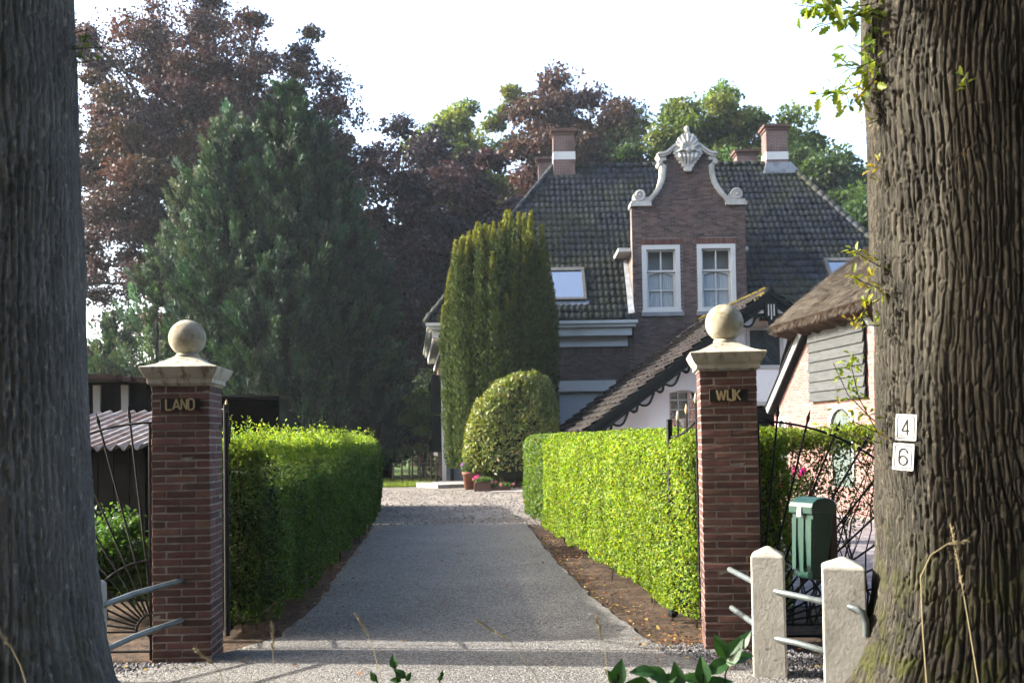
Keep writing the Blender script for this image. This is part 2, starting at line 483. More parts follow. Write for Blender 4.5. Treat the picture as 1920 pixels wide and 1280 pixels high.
# asphalt: worn, pale stones showing
def asphalt():
    m, nt, p, out = nodes('asphalt')
    pos = N(nt, 'ShaderNodeNewGeometry').outputs['Position']
    v = N(nt, 'ShaderNodeTexVoronoi'); v.inputs['Scale'].default_value = 75; nt.links.new(pos, v.inputs['Vector'])
    sp = N(nt, 'ShaderNodeSeparateColor'); nt.links.new(v.outputs['Color'], sp.inputs[0])
    c = mixc(nt, ramp(nt, noise(nt, pos, .8), .35, .68), (.18, .17, .155), (.245, .232, .21))
    c = mixc(nt, ramp(nt, sp.outputs[0], .45, .95), c, (.37, .355, .33))
    c = mixc(nt, ramp(nt, sp.outputs[1], .62, .95), c, (.085, .08, .076))
    c = mixc(nt, ramp(nt, noise(nt, pos, 5, 6), .6, .78), c, (.12, .11, .09))
    nt.links.new(c, p.inputs['Base Color'])
    p.inputs['Roughness'].default_value = .9
    p.inputs['Specular IOR Level'].default_value = .2
    b = N(nt, 'ShaderNodeBump'); b.inputs['Strength'].default_value = .8; b.inputs['Distance'].default_value = .01
    nt.links.new(v.outputs['Distance'], b.inputs['Height']); b.invert = True
    nt.links.new(b.outputs[0], p.inputs['Normal'])
    return m
MT['asphalt'] = asphalt()

# oak bark: grey-brown with lichen, moss low down on the trunk
def barkmat(name, base, b2, moss):
    m, nt, p, out = nodes(name)
    g = N(nt, 'ShaderNodeNewGeometry'); pos = g.outputs['Position']
    c = mixc(nt, ramp(nt, noise(nt, pos, 7, 6, (1, 1, .3)), .36, .66), base, b2)
    c = mixc(nt, ramp(nt, noise(nt, pos, 34, 5, (1, 1, .4)), .56, .74), c, (base[0] * 1.9, base[1] * 1.85, base[2] * 1.7))
    sx = N(nt, 'ShaderNodeSeparateXYZ'); nt.links.new(pos, sx.inputs[0])
    low = N(nt, 'ShaderNodeMapRange'); low.inputs[1].default_value = 1.3; low.inputs[2].default_value = .15; low.clamp = True; nt.links.new(sx.outputs[2], low.inputs[0])
    mm = N(nt, 'ShaderNodeMath', operation='MULTIPLY'); nt.links.new(low.outputs[0], mm.inputs[0]); nt.links.new(ramp(nt, noise(nt, pos, 6, 5), .44, .62), mm.inputs[1])
    c = mixc(nt, mm.outputs[0], c, moss)
    nt.links.new(c, p.inputs['Base Color'])
    p.inputs['Roughness'].default_value = .95; p.inputs['Specular IOR Level'].default_value = .15
    b = N(nt, 'ShaderNodeBump'); b.inputs['Strength'].default_value = .9; b.inputs['Distance'].default_value = .012
    nt.links.new(noise(nt, pos, 40, 8, (1, 1, .35), .65), b.inputs['Height']); nt.links.new(b.outputs[0], p.inputs['Normal'])
    return m
MT['bark'] = barkmat('oak_bark', (.086, .077, .06), (.046, .042, .034), (.075, .078, .024))
MT['bark_veiled'] = barkmat('veiled_oak_bark', (.19, .186, .178), (.125, .123, .118), (.11, .112, .08))  # veiling light over the left trunk put into a paler, greyer bark

MT['leaf_hedge'] = leafmat('hedge_leaf', .45, .6, .22, (1.35, 1.35, .4))
MT['leaf_dark'] = leafmat('copper_leaf', .32, .55, .25, (1.3, .9, .6))
MT['leaf_tree'] = leafmat('tree_leaf', .42, .55, .25, (1.3, 1.3, .5))
MT['leaf_con'] = leafmat('conifer_leaf', .14, .6, .2, (1.2, 1.25, .6))
MT['leaf_gloss'] = leafmat('glossy_leaf', .3, .45, .3, (1.35, 1.3, .4))
MT['leaf_fallen'] = leafmat('fallen_leaf', .2, .7, .2, (1, 1, 1))
MT['petal'] = leafmat('petal', .4, .6, .2, (1.1, 1, 1.1))

# ------------------------------------------------------------------ helpers: foliage
def pal(n, cols, var=.18, w=None, rng=R_):
    cols = np.array(cols, float)
    k = rng.choice(len(cols), n, p=w)
    c = .68 * cols[k] * (1 + rng.normal(0, var, (n, 1))) * (1 + rng.normal(0, var * .35, (n, 3)))
    return np.clip(c, .004, .9)

def leaves(name, P, D, Nn, L, W, col, mat, parent=None, fold=.18, kind='stuff'):
    """one mesh of folded four-cornered leaves; P centre, D along, Nn facing"""
    n = len(P)
    D = unit(D); Nn = Nn - D * np.sum(Nn * D, 1, keepdims=True); Nn = unit(Nn)
    S = np.cross(D, Nn)
    L = np.broadcast_to(np.asarray(L, float).reshape(-1, 1), (n, 1)); W = np.broadcast_to(np.asarray(W, float).reshape(-1, 1), (n, 1))
    a = P - D * L * .5
    b = P + S * W * .5 + Nn * W * fold
    c = P + D * L * .5 - Nn * L * .08
    d = P - S * W * .5 + Nn * W * fold
    V = np.stack([a, b, c, d], 1).reshape(-1, 3)
    if parent is not None and parent.name in WM:
        iv = np.array(wm(parent).inverted()); V = V @ iv[:3, :3].T + iv[:3, 3]
    me = bpy.data.meshes.new(name)
    me.vertices.add(4 * n); me.loops.add(4 * n); me.polygons.add(n)
    me.vertices.foreach_set('co', V.astype(np.float32).ravel())
    me.loops.foreach_set('vertex_index', np.arange(4 * n, dtype=np.int32))
    me.polygons.foreach_set('loop_start', np.arange(0, 4 * n, 4, dtype=np.int32))
    me.polygons.foreach_set('loop_total', np.full(n, 4, dtype=np.int32))
    at_ = me.color_attributes.new('Col', 'FLOAT_COLOR', 'POINT')
    cc = np.ones((n, 4, 4), np.float32); cc[:, :, :3] = col[:, None, :]
    at_.data.foreach_set('color', cc.ravel())
    me.update(calc_edges=True)
    me.materials.append(mat)
    return tag(put(name, me, parent), kind=kind)

def rdir(n, rng=R_): return unit(rng.normal(size=(n, 3)))

def shell_box(n, L, W, H, r, rng, weights):
    """points and outward normals on a rounded box: x 0..L, y -W/2..W/2, z 0..H"""
    fw = np.array(weights, float); fw /= fw.sum()
    k = rng.choice(5, n, p=fw)
    u, v = rng.random(n), rng.random(n)
    P = np.zeros((n, 3))
    for i in range(5):
        s = k == i
        if i == 0: P[s] = np.c_[u[s] * L, np.full(s.sum(), -W / 2), v[s] * H]
        if i == 1: P[s] = np.c_[u[s] * L, np.full(s.sum(), W / 2), v[s] * H]
        if i == 2: P[s] = np.c_[u[s] * L, (v[s] - .5) * W, np.full(s.sum(), H)]
        if i == 3: P[s] = np.c_[np.zeros(s.sum()), (u[s] - .5) * W, v[s] * H]
        if i == 4: P[s] = np.c_[np.full(s.sum(), L), (u[s] - .5) * W, v[s] * H]
    Q = np.c_[np.clip(P[:, 0], r, L - r), np.clip(P[:, 1], -W / 2 + r, W / 2 - r), np.minimum(P[:, 2], H - r)]
    Nn = unit(P - Q)
    return Q + Nn * r, Nn

def hedge(name, label, p0, p1, W, H, n, size, cols, weights, seed, z0=0., r=.22, group='clipped garden hedges', bump=.05, inner=True, shoots=None, sizefar=0.0, mat='leaf_hedge', stems=40, top=None):
    rng = np.random.default_rng(seed)
    p0, p1 = Vector(p0), Vector(p1)
    d = p1 - p0
    L = d.length; ang = math.atan2(d.y, d.x)
    t = thing(name, label, 'hedge', (p0.x, p0.y, z0), ang, group)
    P, Nn = shell_box(n, L, W, H, r, rng, weights)
    q = vnoise(P, 1.6, seed) * bump + vnoise(P, 5.5, seed + 1) * bump * .55
    P = P + Nn * (q - np.abs(rng.normal(0, .035, n)) + .015)[:, None]
    low = P[:, 2] < .16 + .1 * vnoise(P, 3, seed + 5)
    P = P[~low]; Nn = Nn[~low]; n = len(P)
    if top:
        nt_ = int(L * 900)
        T_ = np.c_[rng.random(nt_) * L, rng.uniform(-W / 2 + .02, W / 2 - .02, nt_), H - .1 + np.abs(rng.normal(0, .10, nt_)) * (1 + .8 * vnoise(np.c_[rng.random(nt_), rng.random(nt_), rng.random(nt_)] * 0 + 1, 1, 1))]
        T_[:, 2] += .06 * vnoise(T_, 2.2, seed + 8)
        P = np.r_[P, T_]; Nn = np.r_[Nn, np.tile([0, 0, 1.0], (nt_, 1))]; n = len(P)
    D = unit(Nn * .55 + rdir(n, rng) * .9 + np.array([0, 0, .35]))
    F = unit(Nn * .8 + rdir(n, rng) * .75)
    s = size * (1 + sizefar * P[:, 0] / L) * rng.uniform(.65, 1.35, n)
    col = pal(n, cols, .2, rng=rng) * (1 + .24 * vnoise(P, 1.3, seed + 60) + .2 * vnoise(P, 5, seed + 61))[:, None]
    dead = rng.random(n) < .012
    col[dead] = pal(int(dead.sum()), [(.2, .12, .04), (.26, .2, .06)], .2, rng=rng)
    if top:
        sun_top = np.clip((P[:, 2] - H + .28 + .08 * vnoise(P, 3, 2)) / .2, 0, 1)[:, None]
        col = col * (1 - sun_top) + pal(n, top, .15, rng=rng) * sun_top  # sunlit glow of the hedge top painted in as yellower leaves
    m = np.array(wm(t)); R3 = m[:3, :3]
    leaves('foliage', P @ R3.T + m[:3, 3], D @ R3.T, F @ R3.T, s, s * .62, col, MT[mat], t)
    if shoots:
        PP, DD, FF, SS = [], [], [], []
        for (sx, sy, hh) in shoots:
            k = int(hh / .018)
            for i in range(k):
                a = i * 2.4
                for b in (a, a + math.pi):
                    PP.append((sx + .022 * math.cos(b) + .02 * math.sin(i * .3), sy + .022 * math.sin(b), H - .03 + hh * i / k)); DD.append((math.cos(b), math.sin(b), .7)); FF.append((-math.cos(b) * .3, -math.sin(b) * .3, 1))
                    SS.append(size * (1.25 - .55 * i / k))
        PP, DD, FF, SS = map(np.array, (PP, DD, FF, SS))
        leaves('shoots', PP @ R3.T + m[:3, 3], DD @ R3.T, FF @ R3.T, SS, SS * .6, pal(len(PP), top or cols, .12, rng=rng), MT[mat], t)
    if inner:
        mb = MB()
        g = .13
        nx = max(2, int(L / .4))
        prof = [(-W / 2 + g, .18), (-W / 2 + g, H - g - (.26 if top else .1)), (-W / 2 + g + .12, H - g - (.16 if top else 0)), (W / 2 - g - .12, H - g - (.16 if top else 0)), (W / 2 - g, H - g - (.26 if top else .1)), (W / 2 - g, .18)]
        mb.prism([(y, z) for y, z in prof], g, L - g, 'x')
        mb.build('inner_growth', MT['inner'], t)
    if stems:
        mb = MB()
        for i in range(stems):
            x, y = rng.uniform(.08, L - .08), rng.uniform(-W / 2 + .06, W / 2 - .06)
            z = 0
            pts = [(x, y, -.02)]
            for k in range(5):
                x += rng.normal(0, .04); y += rng.normal(0, .03); z += H / 6
                pts.append((x, y, z))
            mb.tube(pts, [.012, .011, .009, .008, .006, .004], 5)
        mb.build('stems', MT['twig'], t, kind='stuff')
    return t

def bez(a, b, c, n=7):
    a, b, c = Vector(a), Vector(b), Vector(c)
    return [a * (1 - t) ** 2 + b * 2 * t * (1 - t) + c * t * t for t in [i / (n - 1) for i in range(n)]]

def broadleaf(name, label, X, Y, z0, z1, rx, ry, n, size, cols, mat, seed, zb=None, clumps=70, csize=1.0, trunk=.35, group='trees behind the house', power=.5, flat=.6, lump=.9, cat='tree', base=None, w=None, limbs=None, lean=0.):
    rng = np.random.default_rng(seed)
    zg = gh(Y) if base is None else base
    t = thing(name, label, cat, (X, Y, zg), 0, group)
    cz, rz_ = (z0 + z1) / 2, (z1 - z0) / 2
    d = rdir(clumps, rng)
    rr = rng.random(clumps) ** power
    shp = 1 + .22 * vnoise(d * 1.7, 1.0, seed)
    cc = d * (rr * shp)[:, None] * np.array([rx, ry, rz_]) * .9 + np.array([X + lean, Y, cz])
    k = rng.integers(0, clumps, n)
    cs = csize * rng.uniform(.55, 1.25, clumps)
    off = rng.normal(size=(n, 3)); off = unit(off) * (rng.random((n, 1)) ** .45)
    # ragged clumps: the radius depends on direction
    off *= (1 + .45 * vnoise(off * 2.2 + k[:, None] * 3.7, 1.0, seed + 3))[:, None]
    P = cc[k] + off * cs[k][:, None] * np.array([1, 1, flat]) * lump
    P[:, 2] -= (np.abs(off[:, 0]) + np.abs(off[:, 1])) * cs[k] * .12
    D = unit(off * .6 + rdir(n, rng) + np.array([0, 0, -.15]))
    F = unit(rdir(n, rng) * .8 + np.array([0, 0, .75]))
    cl = pal(clumps, cols, .12, w, rng)
    col = np.clip(cl[k] * (1 + rng.normal(0, .2, (n, 1))), .003, .8)
    s = size * rng.uniform(.6, 1.4, n)
    leaves('crown', P, D, F, s, s * .68, col, MT[mat], t)
    mb = MB(t)
    top = cz + rz_ * .35
    tp = [(X + lean * i / 6 + rng.normal(0, .06), Y + rng.normal(0, .06), zg - .1 + (top - zg) * i / 6) for i in range(7)]
    mb.tube(tp, [trunk * (1.25 if i == 0 else 1 - .13 * i) for i in range(7)], 10)
    mb.build('trunk', MT['trunk'], t, True)
    mb = MB(t)
    nl = limbs if limbs is not None else min(clumps, 60)
    for i in range(nl):
        c = Vector(cc[i])
        zs = zg + (top - zg) * rng.uniform(.28, .98)
        zs = min(zs, c.z - .1 * (c - Vector((X, Y, c.z))).length) if c.z > zg + 1 else zg + .3
        f = (zs - zg) / (top - zg)
        a = Vector((X + lean * f, Y, zs))
        mid = a.lerp(c, .5) + Vector((0, 0, .12 * (c - a).length))
        r0 = trunk * .38 * (1 - .5 * f)
        mb.tube(bez(a, mid, c), [r0 * (1 - .14 * j) for j in range(7)], 6)
        for q in range(5):
            e = c + Vector(rdir(1, rng)[0]) * float(cs[i]) * .95
            mb.tube(bez(mid.lerp(c, .5), c, e, 4), [r0 * .3, r0 * .22, r0 * .15, r0 * .06], 4)
    mb.build('branches', MT['trunk'], t, True)
    return t

# ================================================================== THE SETTING
def sheet(name, rows, mat, kind='structure'):
    """rows: list of lists of (x, y, z) with equal length"""
    v = [p for r in rows for p in r]; m = len(rows[0])
    f = [(i * m + j, i * m + j + 1, (i + 1) * m + j + 1, (i + 1) * m + j) for i in range(len(rows) - 1) for j in range(m - 1)]
    me = bpy.data.meshes.new(name); me.from_pydata(v, [], f); me.materials.append(mat); me.update()
    return tag(put(name, me), kind=kind)

ys = [-300, -30, -4, 0, 4, 8, 12, 16, 19] + [19 + i for i in range(1, 13)] + [36, 45, 60, 90, 150, 300, 700]
sheet('ground', [[(x, y, gh(y)) for x in (-600, -60, -20, -8, 0, 8, 20, 60, 600)] for y in ys], MT['soil'])
sheet('lawn', [[(x, y, gh(y) + .006) for x in (-60, -30, -3.4)] for y in (31.2, 36, 45, 60, 90)], MT['lawn'])

# drive: worn asphalt slab with a rising edge, flaring at the gateway
dl = [(-5.6, 1.9), (-5.0, 4.0), (-4.2, 5.8), (-3.2, 6.9), (-2.35, 7.75), (-1.99, 8.5), (-2.02, 10.4), (-2.3, 13.8), (-2.62, 18.2), (-2.75, 19.6)]
dr = [(4.6, 1.9), (3.9, 4.0), (3.0, 5.6), (2.0, 6.75), (1.35, 7.45), (1.08, 8.1), (.82, 10.1), (.57, 13.2), (.34, 17.6), (.24, 19.6)]
def dens(p, n=14):
    out = []
    for (a, b), (c, d) in zip(p[:-1], p[1:]):
        for i in range(n):
            t = i / n
            out.append((a + (c - a) * t + random.gauss(0, .012), b + (d - b) * t))
    return out + [p[-1]]
DL, DR = dens(dl), dens(dr)
rows = []
for a, b in zip(DL, DR):
    rows.append([(a[0] - .05, a[1], -.02), (a[0], a[1], .022)] + [(a[0] + (b[0] - a[0]) * k / 6, a[1] + (b[1] - a[1]) * k / 6, .03) for k in range(1, 6)] + [(b[0], b[1], .022), (b[0] + .05, b[1], -.02)])
sheet('drive', rows, MT['asphalt'])
sheet('road', [[(x, y, .012) for x in (-60, -14, 14, 60)] for y in (-4.5, 1.92)], MT['asphalt'])
sheet('forecourt', [[(x, y, gh(y) + .012) for x in (-9, -6, -3, 0, 2.5, 4.0)] for y in (19.4, 20, 21, 22, 23, 24, 25, 26, 27, 28, 29, 30, 31)], MT['gravel'])
sheet('yard', [[(x, y, gh(y) + .01) for x in (2.3, 5, 9, 18)] for y in (9.7, 12, 15, 18, 20, 22, 24, 26, 28)], MT['cobble'])

def stones(name, n, fn, size, label, seed, mat='pebble'):
    rng = np.random.default_rng(seed)
    mb = MB()
    for i in range(n):
        x, y = fn(rng)
        s = size * rng.uniform(.5, 1.5)
        v = [Vector((s * rng.uniform(.7, 1.2), 0, 0)), Vector((0, s * rng.uniform(.6, 1.1), 0)), Vector((-s * rng.uniform(.7, 1.2), 0, 0)), Vector((0, -s * rng.uniform(.6, 1.1), 0)), Vector((0, 0, s * .7)), Vector((0, 0, -s * .6))]
        m = Matrix.Translation((x, y, gh(y) + .012 + s * .25)) @ Matrix.Rotation(rng.uniform(0, 6.3), 4, 'Z') @ Matrix.Rotation(rng.normal(0, .4), 4, 'X')
        mb.add([m @ p for p in v], [(0, 1, 4), (1, 2, 4), (2, 3, 4), (3, 0, 4), (1, 0, 5), (2, 1, 5), (3, 2, 5), (0, 3, 5)], float(rng.random()))
    o = mb.build(name, MT[mat])
    return tag(o, label, 'gravel', kind='stuff')
def f_right(rng):
    y = rng.uniform(6.6, 7.95)
    x0 = 1.12 + max(0, 7.6 - y) * .75
    return x0 + rng.random() ** 1.2 * 1.0, y
def f_left(rng):
    y = rng.uniform(6.7, 7.6)
    return -2.5 - max(0, 7.4 - y) * 1.0 - rng.random() ** 1.3 * .8 + .25, y
stones('gravel', 3800, f_right, .017, 'loose dark grey gravel at the foot of the right gate pillar', 3)
stones('gravel', 2200, f_left, .015, 'loose grey gravel at the foot of the left gate pillar', 4)
def f_fore(rng): return rng.uniform(-5, 1.8), 19.0 + 10 * rng.random() ** 1.2
stones('gravel', 5000, f_fore, .022, 'pale loose gravel over the sunlit forecourt before the house', 5, 'pale_pebble')

# ================================================================== GATE PILLARS
bw, bh, jt, PWID = .2105, .0465, .0105, .4325
m_brick = []
for k in range(4):
    mb = MB(); mb.cbox(-bw / 2, bw / 2, -.05, .05, 0, bh, .0035)
    for i, v in enumerate(mb.v):
        mb.v[i] = tuple(c + random.gauss(0, .0011) for c in v)
    m_brick.append(mb.mesh('brick', MT['brick']))

def stroke_letter(parent, name, polys, x, z, h, th, y0, y1, mat):
    mb = MB()
    for pl in polys:
        closed = pl[0] == pl[-1]
        for i in range(len(pl) - 1):
            a = Vector((x + pl[i][0] * h, 0, z + pl[i][1] * h)); b = Vector((x + pl[i + 1][0] * h, 0, z + pl[i + 1][1] * h))
            d = (b - a).normalized(); n_ = Vector((-d.z, 0, d.x)) * th / 2
            e = d * th * .5 * (1 if len(pl) > 3 or closed else 0)
            q = [a - e + n_, a - e - n_, b + e - n_, b + e + n_]
            yo = y0 - .0004 * (i % 3)
            mb.add([(p.x, yo, p.z) for p in q] + [(p.x, y1, p.z) for p in q], [(0, 1, 2, 3), (7, 6, 5, 4), (0, 4, 5, 1), (1, 5, 6, 2), (2, 6, 7, 3), (3, 7, 4, 0)])
    return mb.build(name, mat, parent)
def arc(cx, cz, rx, rz_, a0, a1, n=10):
    return [(cx + rx * math.cos(rad(a0 + (a1 - a0) * i / n)), cz + rz_ * math.sin(rad(a0 + (a1 - a0) * i / n))) for i in range(n + 1)]
GL = {
    'L': (.50, [[(0, 1), (0, 0), (.5, 0)]]),
    'A': (.62, [[(0, 0), (.31, 1)], [(.31, 1), (.62, 0)], [(.11, .28), (.51, .28)]]),
    'N': (.50, [[(0, 0), (0, 1)], [(0, 1), (.5, 0)], [(.5, 0), (.5, 1)]]),
    'D': (.52, [[(0, 0), (0, 1)], [(0, 1), (.24, 1)] , arc(.24, .72, .28, .28, 90, 0, 7) + arc(.24, .28, .28, .28, 0, -90, 7), [(.24, 0), (0, 0)]]),
    'W': (.82, [[(0, 1), (.205, 0)], [(.205, 0), (.41, .92)], [(.41, .92), (.615, 0)], [(.615, 0), (.82, 1)]]),
    'I': (.0, [[(0, 0), (0, 1)]]),
    'J': (.34, [[(.34, 1), (.34, 0), (0, 0), (0, .12)]]),
    'K': (.50, [[(0, 0), (0, 1)], [(.48, 1), (.0, .45)], [(.14, .56), (.5, 0)]]),
    '4': (.52, [[(.36, 0), (.36, 1)], [(.36, 1), (0, .28)], [(0, .28), (.5, .28)]]),
    '6': (.52, [arc(.26, .27, .26, .27, 90, 450, 20), [(.0, .27), (0, .62)] + arc(.27, .66, .27, .34, 180, 20, 10)]),
}

def pillar(label, word, cx, cy, rz, ncourse, plate_z, ball_r, seed, lean=0.):
    rng = random.Random(seed)
    t = thing('gate_pillar', label, 'gate pillar', (cx, cy, 0), rz, 'brick gate pillars')
    ch = bh + jt
    h = ncourse * ch
    mb = MB(); a = PWID / 2 - .0035
    mb.box(-a, a, -a, a, -.1, h); mb.build('mortar', MT['mortar'], t)
    o1 = PWID / 2 - .05; o2 = bw / 2 + jt / 2
    for c in range(ncourse):
        rot = 0 if c % 2 else math.pi / 2
        for (x, y, q) in ((-o2, -o1, 0), (o2, -o1, 0), (-o2, o1, 0), (o2, o1, 0), (-o1, 0, 1), (o1, 0, 1)):
            o = bpy.data.objects.new('brick', rng.choice(m_brick)); C.objects.link(o); o.parent = t
            v = Matrix.Rotation(rot, 3, 'Z') @ Vector((x, y, 0))
            o.location = (v.x + rng.gauss(0, .0012), v.y + rng.gauss(0, .0012), c * ch + jt * .6)
            o.rotation_euler = (rng.gauss(0, .003), rng.gauss(0, .003), rot + (math.pi / 2 if q else 0) + rng.choice((0, math.pi)) + rng.gauss(0, .006))
    # moulded stone cap, square plan with a coved underside and a hipped top
    z = h
    prof = [(.2235, 0), (.2235, .012), (.243, .016), (.243, .05), (.250, .056), (.262, .072), (.277, .10), (.289, .128), (.292, .138), (.287, .145)]
    prof += [(.287 - (.287 - .085) * (i / 8) ** .82, .145 + .088 * (i / 8) ** 1.25) for i in range(1, 9)] + [(.080, .24)]
    mb = MB(); mb.lathe(prof, sq=True); mb.v = [(x, y, zz + z) for x, y, zz in mb.v]
    cap = mb.build('cap', MT['stone'], t)
    bv = cap.modifiers.new('soft', 'BEVEL'); bv.width = .004; bv.segments = 2
    mb = MB(); mb.lathe([(.086, 0), (.092, .012), (.08, .03)], 28, c=(0, 0, z + .232)); mb.ball((0, 0, z + .246 + ball_r * .97), ball_r, 40, 24)
    mb.build('ball', MT['ballstone'], t, True)
    # name plate with raised letters
    pw, ph = (.292, .094)
    yf = -PWID / 2
    mb = MB(); mb.cbox(-pw / 2, pw / 2, yf - .012, yf + .002, plate_z - ph / 2, plate_z + ph / 2, .002)
    pl = mb.build('nameplate', MT['plate'], t)
    hh = .080
    sp = {'LAND': .155, 'WIJK': .185}[word]
    tot = sum(GL[c][0] for c in word) + sp * (len(word) - 1)
    x = -tot * hh / 2
    for c in word:
        stroke_letter(pl, 'letter', GL[c][1], x, plate_z - hh / 2, hh, .0125, yf - .019, yf - .0121, MT['letter'])
        x += (GL[c][0] + sp) * hh
    return t, h

pL, hL = pillar('brick gate pillar lettered LAND, left of the drive', 'LAND', -2.535, 7.78, rad(4.0), 37, 1.965, .142, 1)
pR, hR = pillar('brick gate pillar lettered WIJK, right of the drive', 'WIJK', 1.70, 7.90, rad(-7.0), 38, 1.975, .150, 2)

# ================================================================== HEDGES
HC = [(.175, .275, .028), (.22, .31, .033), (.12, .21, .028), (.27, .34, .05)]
HC_SHADE = [(.075, .14, .04), (.095, .165, .042), (.06, .115, .038), (.115, .185, .048)]  # darker leaves: shade on the left hedge put into the colour
sh = [(.35 + i * .11 + random.gauss(0, .03), random.uniform(-.45, .45), random.choice((.12, .2, .32, .4, .15))) for i in range(0, 10)]
hedge('hedge', 'clipped hedge with shoots along the left side of the drive, shade and sunlit yellow top in its leaf colours', (-2.47, 8.45), (-3.12, 20.0), .80, 1.69, 95000, .030, HC_SHADE, [9, .7, 5.0, 2.2, 1.2], 21, top=HC,
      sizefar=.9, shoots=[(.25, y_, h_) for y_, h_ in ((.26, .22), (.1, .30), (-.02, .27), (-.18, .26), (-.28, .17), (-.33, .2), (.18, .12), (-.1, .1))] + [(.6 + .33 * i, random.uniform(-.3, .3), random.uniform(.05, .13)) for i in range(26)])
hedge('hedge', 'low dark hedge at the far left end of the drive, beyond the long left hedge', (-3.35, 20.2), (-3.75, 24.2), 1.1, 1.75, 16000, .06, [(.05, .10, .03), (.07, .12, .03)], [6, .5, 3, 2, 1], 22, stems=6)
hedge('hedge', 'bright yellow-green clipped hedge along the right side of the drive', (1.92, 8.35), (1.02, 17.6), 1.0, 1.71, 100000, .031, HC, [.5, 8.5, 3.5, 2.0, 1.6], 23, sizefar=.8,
      shoots=[(.4 + .36 * i, random.uniform(-.4, .45), random.uniform(.04, .1)) for i in range(24)])
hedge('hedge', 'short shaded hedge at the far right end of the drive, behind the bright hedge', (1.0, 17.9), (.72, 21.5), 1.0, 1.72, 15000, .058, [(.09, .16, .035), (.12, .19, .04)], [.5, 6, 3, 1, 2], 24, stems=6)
# sparse hedge behind the right railing: leafy on top, bare stems below
def sparse_hedge():
    rng = np.random.default_rng(31)
    t = thing('hedge', 'sparse hedge with bare stems behind the right fan railing', 'hedge', (2.0, 8.85, 0), 0, 'clipped garden hedges')
    n = 15000
    P = np.c_[rng.uniform(0, 2.6, n), rng.uniform(-.3, .3, n), 1.72 - np.abs(rng.normal(0, .10, n))]
    n2 = 14000
    P2 = np.c_[rng.uniform(0, 2.6, n2), rng.normal(0, .2, n2), rng.uniform(.25, 1.65, n2)]
    keep = vnoise(P2, 4.0, 5) + .55 * (P2[:, 2] - 1.0) > .02
    P = np.r_[P, P2[keep]]; n = len(P)
    P[:, 2] += .05 * vnoise(P, 3.0, 8)
    cols = pal(n, [(.15, .22, .03), (.2, .25, .035), (.11, .17, .03), (.24, .26, .06)], .18, rng=rng)
    leaves('foliage', P + np.array([2.0, 8.85, 0]), rdir(n, rng) + np.array([0, 0, .4]), rdir(n, rng) + np.array([0, -.3, .5]), rng.uniform(.02, .042, n), rng.uniform(.014, .026, n), cols, MT['leaf_hedge'], t)
    mb = MB()
    for i in range(70):
        x, y, z = rng.uniform(.05, 2.55), rng.uniform(-.2, .2), 0
        pts = [(x, y, -.02)]; k = rng.normal(0, .06)
        for j in range(7):
            x += k + rng.normal(0, .035); y += rng.normal(0, .025); z += rng.uniform(.19, .25); pts.append((x, y, z))
        r0 = rng.uniform(.005, .011)
        mb.tube(pts, [r0 * (1 - .1 * j) for j in range(8)], 5)
        for j in (3, 4, 5, 6):
            p = Vector(pts[j]); q = p + Vector((rng.normal(0, .16), rng.normal(0, .1), rng.uniform(.12, .3)))
            mb.tube([p, p.lerp(q, .5) + Vector((0, 0, -.02)), q], [r0 * .5, r0 * .4, r0 * .2], 4)
    mb.build('stems', MT['twig'], t, kind='stuff')
sparse_hedge()

